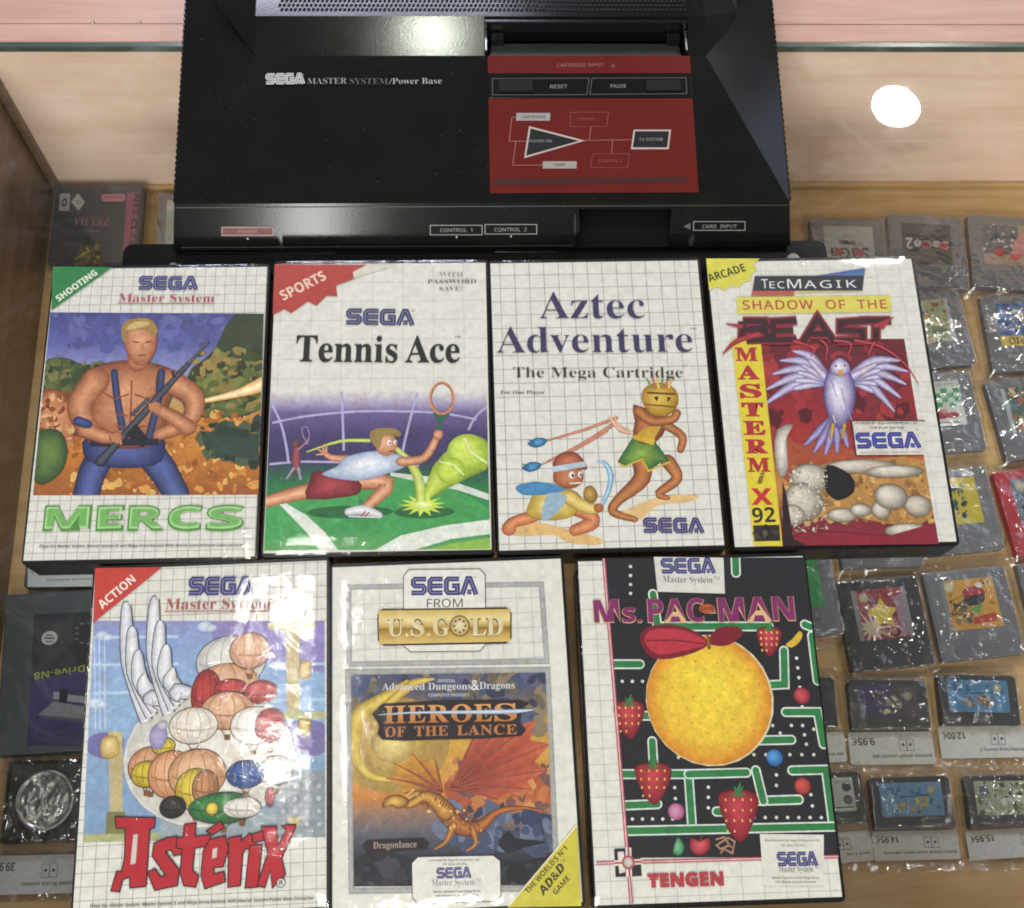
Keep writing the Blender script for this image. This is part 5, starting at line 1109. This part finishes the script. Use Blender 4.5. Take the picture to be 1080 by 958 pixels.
# -- row 5
def d10(A, W, H): A.rect(0, 0, .0375, .0345, '#3d9a58')
big_cart(.2225, .1950, 5.5, 'grey cartridge with a plain green label, beside the maze case', M['grey'], d10, bg='#3d9a58')
def star(A, cx, cy_, r1, r2, n, c, a0=0): A.poly([(cx+(r1 if k % 2 else r2)*math.cos(a0+math.pi*k/n), cy_+(r1 if k % 2 else r2)*math.sin(a0+math.pi*k/n)) for k in range(2*n)], c)
def d11(A, W, H):
    spots(A, W, H, ['#8a3038', '#a8505a', '#6a2430', '#b88a90'], 70, 18); star(A, 10, 8, 4, 17, 12, '#d8c4a8'); star(A, 19, 17, 6, 11, 5, '#dcc43c', .3); A.ell((8, 29), 3.4, 3.4, '#cfc9a0', '#a89f74')
    A.rect(0, 0, .0032, .0345, '#8c8f94'); A.rect(.0345, 0, .0375, .0345, '#8c8f94'); A.poly([(29, 2), (34.4, 2), (34.4, 30), (29, 28)], '#9c7f8e'); A.text('GAME', (26, 6), (10, 5), 3, '#c8a098', 'sansb')
big_cart(.2810, .1738, 4.6, 'black cartridge with a yellow star picture on a red label, fifth row', M['dgrey'], d11, bg='#9a4048')
def d12(A, W, H):
    A.noise_blobs([(4, 26), (34, 26), (34, 4), (4, 4)], 60, ['#c8923c', '#d8aa54', '#b07a30'], .001, .004, 19); A.noise_blobs([(5, 22), (20, 22), (18, 4), (5, 4)], 40, ['#6a5c44', '#8a7a58', '#4a4434'], .0008, .0028, 20)
    A.ell((22, 24), 8, 5, '#b8343c', '#8a2430'); A.poly([(15, 22), (29, 23), (27, 17), (17, 16)], '#2c2c38', sm=2); A.poly([(17, 14), (26, 17), (23, 9)], '#6a9a3c', sm=1); A.ell((6, 30), 4, 4, '#d8d0a8', '#a8a07c'); A.poly([(17, 3), (34, 4), (34, 10), (19, 8)], '#b8402c'); A.rect(0, 0, .0028, .0345, '#7f868c')
    A.noise_blobs([(24, 33), (36, 33), (36, 28), (24, 28)], 16, ['#2c2c34', '#d8d4c8'], .0006, .002, 3)
big_cart(.3428, .1795, 5.0, 'grey cartridge with an orange picture label, fifth row right of the black one', M['grey'], d12, bg='#cf9a44')
big_cart(.4090, .1850, 5.0, 'grey cartridge cut off by the right edge, right of the orange label', M['grey'], lambda A, W, H: spots(A, W, H, ['#9a9488', '#7a746a', '#b8b0a0'], 50, 21))
# -- small cartridges with price labels
def g1(A, W, H): A.grad([(0, 21), (22, 21), (22, 0), (0, 0)], [(0, '#463a6c'), (1, '#3a3058')], 4); A.noise_blobs([(12, 18), (30, 18), (30, 3), (12, 3)], 60, ['#8a8478', '#5c5460', '#b0a878', '#4a3a50'], .0005, .002, 31); A.ell((33, 14), 3, 3, '#a9a49a', '#8a857c'); A.text('GAME', (36, 19), (28, 19), 1.4, '#777')
gba_cart(.2772, .1190, -.8, 'small black cartridge with a purple label, above the 9,95 euro price', g1, '#4c3c48')
def gblue(sd_, c, tcol):
    def g(A, W, H):
        A.noise_blobs([(0, 21), (W, 21), (W, 0), (0, 0)], 40, [c, '#3a6c96', '#6a9ab8'], .001, .004, sd_); A.ell((33.5, 16), 3, 3, '#b8bca8', '#8e947e'); A.text('CE', (9, 18), (3.5, 18), 4, '#23324a', 'sansb')
        A.noise_blobs([(11, 9), (30, 11), (30, 4), (11, 4)], 40, tcol, .0006, .0019, sd_+1); A.line([(12, 12), (31, 13)], .9, '#3c4c60')
    return g
gba_cart(.3376, .1213, -2.2, 'small black cartridge with a bright blue label, above the 12,00 euro price', gblue(33, '#4a80aa', ['#a87840', '#6a5840', '#c09050']), '#4c86b0')
gba_cart(.2160, .1220, -1, 'small black cartridge showing only its right end beside the maze case', lambda A, W, H: spots(A, W, H, ['#333', '#555'], 10, 3), '#3a3a40')
def g4(A, W, H): A.ell((36, 15), 3, 3, '#4a4c50', '#2c2c30'); A.ell((36, 7), 3, 3, '#6a6c6a', '#4c4c4c'); A.text('GAME BOY', (39, 19), (20, 19), 1.4, '#555'); A.line([(22, 2.4), (39, 2.4)], .9, '#444')
gba_cart(.2272, .0598, 2.5, 'small dark cartridge with a plain white label, beside the maze case', g4, '#c3c5be')
gba_cart(.2843, .0563, .6, 'small black cartridge with a pale blue label, above the 14,95 euro price', gblue(37, '#6a98bc', ['#c8a84a', '#b08a3c', '#d8c060']), '#6c96b8')
def g6(A, W, H): A.noise_blobs([(0, 21), (W, 21), (W, 0), (0, 0)], 120, ['#8a9470', '#c8ccb0', '#4a5a44', '#d8dac8', '#6a7450', '#3c4a4c'], .0007, .0026, 41); A.ell((6, 15), 3, 3, '#5a6a80', '#3c4a60')
gba_cart(.3462, .0560, -.6, 'small black cartridge with a mottled green and white label, right edge', g6, '#a8ae92')

# -- bags round them
bag(.2905, .4540, -2, .066, .076, 'clear bag round the white-labelled cartridge of the top row', (.0285, .0305, 0), seed=1)
bag(.3497, .4560, -3.4, .066, .072, 'clear bag round the black-labelled cartridge of the top row', (.0285, .0305, 0), seed=2)
bag(.4112, .4556, -4, .066, .074, 'clear bag round the sandy-labelled cartridge at the right end of the top row', (.0285, .0305, 0), seed=3)
bag(.3420, .3920, 5.2, .067, .072, 'clear bag round the tan picture cartridge in the second row', (.0285, .0305, 0), seed=4)
bag(.4128, .3888, .6, .067, .072, 'clear bag round the blue and yellow labelled cartridge', (.0285, .0305, 0), seed=5)
bag(.3400, .3262, 3.6, .064, .070, 'clear bag round the green checked cartridge', (.0285, .0305, 0), seed=6)
bag(.4085, .3222, 6.5, .066, .072, 'clear bag round the cartridge with the silver label margin', (.0285, .0305, 0), seed=7)
bag(.3408, .2515, 5, .067, .074, 'clear bag round the yellow-labelled cartridge', (.0285, .0305, 0), seed=8)
bag(.4040, .2530, 7, .066, .074, 'clear bag round the red cartridge', (.0285, .0305, 0), seed=9)
bag(.2846, .2420, 1.2, .066, .076, 'clear bag whose crumpled lower end sticks out under the arcade case', (.0285, .0305, 0), seed=10)
bag(.2225, .1940, 5.5, .066, .078, 'clear bag round the green-labelled cartridge', (.0285, .0305, 0), seed=11)
bag(.2810, .1730, 4.6, .067, .074, 'clear bag round the black star cartridge', (.0285, .0305, 0), seed=12)
bag(.3428, .1790, 5.0, .068, .074, 'clear bag round the orange-labelled cartridge', (.0285, .0305, 0), seed=13)
bag(.4090, .1845, 5.0, .067, .074, 'clear bag round the cut off cartridge right of the orange label', (.0285, .0305, 0), seed=14)
GT = (.0262, .0163, .0105)
bag(.2772, .1095, -.4, .060, .066, 'clear bag with a 9,95 euro price label, round the purple labelled cartridge', GT, (-.0285, -.0285, .0275, -.0075, '9,95€', 'pokemon pinball cartucho gba', .0032), 21)
bag(.3380, .1105, -.4, .0585, .068, 'clear bag with a 12,00 euro price label, round the bright blue labelled cartridge', GT, (-.0290, -.0265, .0285, -.0060, '12,00€', 'donkey kong country 2', .0034), 22)
bag(.2160, .1110, .8, .062, .068, 'clear bag round the end of a black cartridge beside the maze case', GT, (-.0285, -.0280, .0300, -.0085, '', 'gba plus', .003), 23)
bag(.2268, .0490, 3, .060, .070, 'clear bag round the plain white labelled small cartridge beside the maze case', GT, (-.029, -.0285, .0285, -.0100, '', 'mario 2 sup', .003), 24)
bag(.2843, .0470, 0, .060, .066, 'clear bag with a 14,95 euro price label, round the pale blue labelled cartridge', GT, (-.0275, -.0255, .0280, -.0075, '14,95€', "yoshi's island super mario advance", .0034), 25)
bag(.3470, .0470, 2.2, .062, .066, 'clear bag with a 15,95 euro price label, round the mottled green cartridge', GT, (-.0300, -.0255, .0300, -.0075, '15,95€', 'advance 2 mario', .0034), 26)

# -- left side of the shelf
bxg = thing('game_box', 'small black game box with a magenta side strip, in the upper left corner', 'game box', (-.2905, .5170, FL), R(0))
def bx(name, x0, x1, y0, y1, z0, z1, mat, par, bev=.0008): return box(name, x0, x1, y0, y1, z0, z1, mat, par, bev, world=True)
bx('box_body', -.3250, -.2562, .4806, .5500, FL+.0004, FL+.0155, M['card'], bxg)
A = Art((-.3250, .4806, FL+.0156), (1, 0, 0), (0, 1, 0), (0, 80, 3.833), lift=.00005)
A.poly([(237, 466), (512, 468), (492, 790), (218, 790)], '#3c3d44'); A.poly([(514, 474), (564, 474), (530, 790), (492, 790)], '#a2506c')
A.text('NES CLASSICS', (545, 478), (508, 790), 22, '#3c1c2c', 'sansb', .02)
A.poly([(243, 476), (284, 476), (280, 546), (238, 546)], '#b0b0ae'); A.ell((261, 512), 11, 20, '#4a4a4c'); A.ell((261, 512), 5, 9, '#b0b0ae'); A.poly([(315, 474), (343, 510), (318, 546), (288, 510)], '#b6b6b4'); A.line([(306, 505), (326, 510)], 4, '#555'); A.line([(308, 516), (322, 520)], 3, '#666')
A.poly(rrect(410, 508, 478, 508, 14, 4), '#c98a94'); A.text('Nintendo', (496, 486), (420, 486), 12, '#a2404c', 'sansb')
A.text('ZELDA', (444, 572), (300, 570), 40, '#8a4a5c', 'serif', .0, grad='#a8707c'); A.text('THE LEGEND OF', (405, 624), (330, 624), 7, '#8c8c8c', 'serif')
A.poly([(325, 682), (420, 684), (410, 790), (290, 790)], '#5a543c'); A.noise_blobs([(320, 690), (415, 690), (405, 770), (300, 770)], 50, ['#8a7c48', '#6a6040', '#3c3c34', '#a8985a'], .0008, .0028, 51)
A.flush('box_print', bxg)
bx('clear_protector', -.3270, -.2525, .4786, .5522, FL+.0002, FL+.0168, M['lid'], bxg, .001)
big_cart(-.1990, .4790, 1, 'grey cartridge half hidden between the small black box and the console', M['grey'], lambda A, W, H: A.rect(0, 0, .0375, .0345, '#a5b0a4'), lab=(44, 44), ly=3)
bag(-.1990, .4785, 1, .066, .076, 'clear bag round the cartridge half hidden beside the console', (.0285, .0305, 0), seed=31)
pc = thing('price_card', 'white price card above the dark grey box at the left edge', 'price card', (-.285, .2310, FL), 0)
A = Art((-.316, .2218, FL+.012), (1, 0, 0), (0, 1, 0), (0, 580, 5.32)); A.poly([(-.0 *1, 0)]*0 or [(155, 60), (560, 75), (560, 205), (155, 209)], '#b7bcb8')
A.text('199,95€', (318, 100), (178, 100), 30, '#26282c', 'sansb'); A.text('everdrive n8 nes flash cart', (530, 158), (262, 166), 10, '#3c4044', 'sansb'); A.flush('card_face', pc)
bx('backing', -.3163, -.2310, .2225, .2480, FL+.0004, FL+.0118, M['card'], pc, .0006)
ev = thing('cartridge_box', 'large dark grey box with upside down yellow lettering, at the left edge', 'game box', (-.268, .161, FL), 0)
bm = bmesh.new(); T = Matrix.Translation((-.2717, .1627, 0)) @ Matrix.Rotation(R(2.5), 4, 'Z')
add_box(bm, -.0537, .0483, -.0564, .0564, FL+.0004, FL+.0120, .0012, T=T); bm_link('box_body', bm, M['card'], ev)
A = Art((-.32, .10, FL+.0121), (1, 0, 0), (0, 1, 0), (0, 580, 5.32), lift=.00005)
A.poly([(190, 362), (600, 345), (600, 650), (175, 740)], '#2a2c30'); A.grad([(172, 738), (600, 645), (600, 1100), (150, 1100)], [(0, '#403c68'), (.5, '#343060'), (1, '#2a2a4a')], 8)
A.ell((278, 495), 45, 40, '#b4b5b0'); A.line([(258, 478), (300, 480)], 7, '#3c3c3c'); A.line([(248, 495), (308, 497)], 9, '#3c3c3c'); A.line([(256, 514), (300, 516)], 7, '#3c3c3c')
for x, y in ((460, 415), (500, 412), (430, 440), (430, 470), (428, 500), (458, 522), (495, 524)): A.line([(x-12, y), (x+12, y)], 9, '#6a6c6c')
A.text('EverDrive-N8', (620, 622), (190, 692), 38, '#9aa03c', 'sansb')
A.poly([(215, 925), (300, 850), (600, 900), (600, 960), (470, 950)], '#77797c'); A.poly([(300, 795), (345, 800), (340, 845), (298, 835)], '#8f9294'); A.poly([(335, 780), (380, 785), (372, 865), (330, 855)], '#1e1f24'); A.poly([(380, 812), (600, 838), (600, 872), (378, 850)], '#8f9294')
A.poly([(215, 925), (470, 950), (600, 965), (600, 985), (460, 972), (220, 935)], '#4a4c50')
A.flush('box_print', ev)
# -- medal in its case
mc = thing('coin_case', 'square black coin case with a clear lid, near the lower left corner', 'coin case', (-.288, .0741, FL), R(.5))
bx('tray', -.3141, -.2620, .0473, .1015, FL+.0004, FL+.0085, M['gloss'], mc, .0008); bx('liner', -.3112, -.2649, .0500, .0988, FL+.0084, FL+.0090, plastic('grey_felt', '#34373a', .8, .2), mc, .0001)
bx('clear_lid', -.3136, -.2626, .0478, .1010, FL+.0078, FL+.0135, M['lid'], mc, .0008)
cn = thing('coin', 'round silver coin with a worn relief inside the black square case', 'coin', (-.2865, .0745, FL+.0092))
bm = bmesh.new(); g = {}; nr, na = 26, 72; rad = .0202
for i in range(nr+1):
    for j in range(na):
        r_ = rad*i/nr; a = 2*math.pi*j/na; x, y = r_*math.cos(a), r_*math.sin(a)
        z = .0022+.0009*noise.noise(Vector((x*160, y*160, 2)))+.0004*noise.noise(Vector((x*420, y*420, 9))) if i < nr-3 else (.0028 if i < nr else .0022)
        if i == 0 and j: g[i, j] = g[0, 0]; continue
        g[i, j] = bm.verts.new((x, y, z))
for i in range(nr):
    for j in range(na):
        k = (j+1) % na
        bm.faces.new((g[0, 0], g[1, j], g[1, k]) if i == 0 else (g[i, j], g[i+1, j], g[i+1, k], g[i, k]))
lo = [bm.verts.new((rad*math.cos(2*math.pi*j/na), rad*math.sin(2*math.pi*j/na), 0)) for j in range(na)]
for j in range(na): k = (j+1) % na; bm.faces.new((g[nr, j], lo[j], lo[k], g[nr, k]))
bm.faces.new(lo[::-1]); bm_link('relief_disc', bm, M['silver'], cn, world=False, smooth=True)
bag(-.268, .0560, 0, .062, .092, 'clear bag round the coin case, with a 39,95 euro price label', (.0245, .0250, .0135), (-.0330, -.0420, .0250, -.0190, '39,95€', 'moneda fin club nintendo', .0040), 41, .0140)
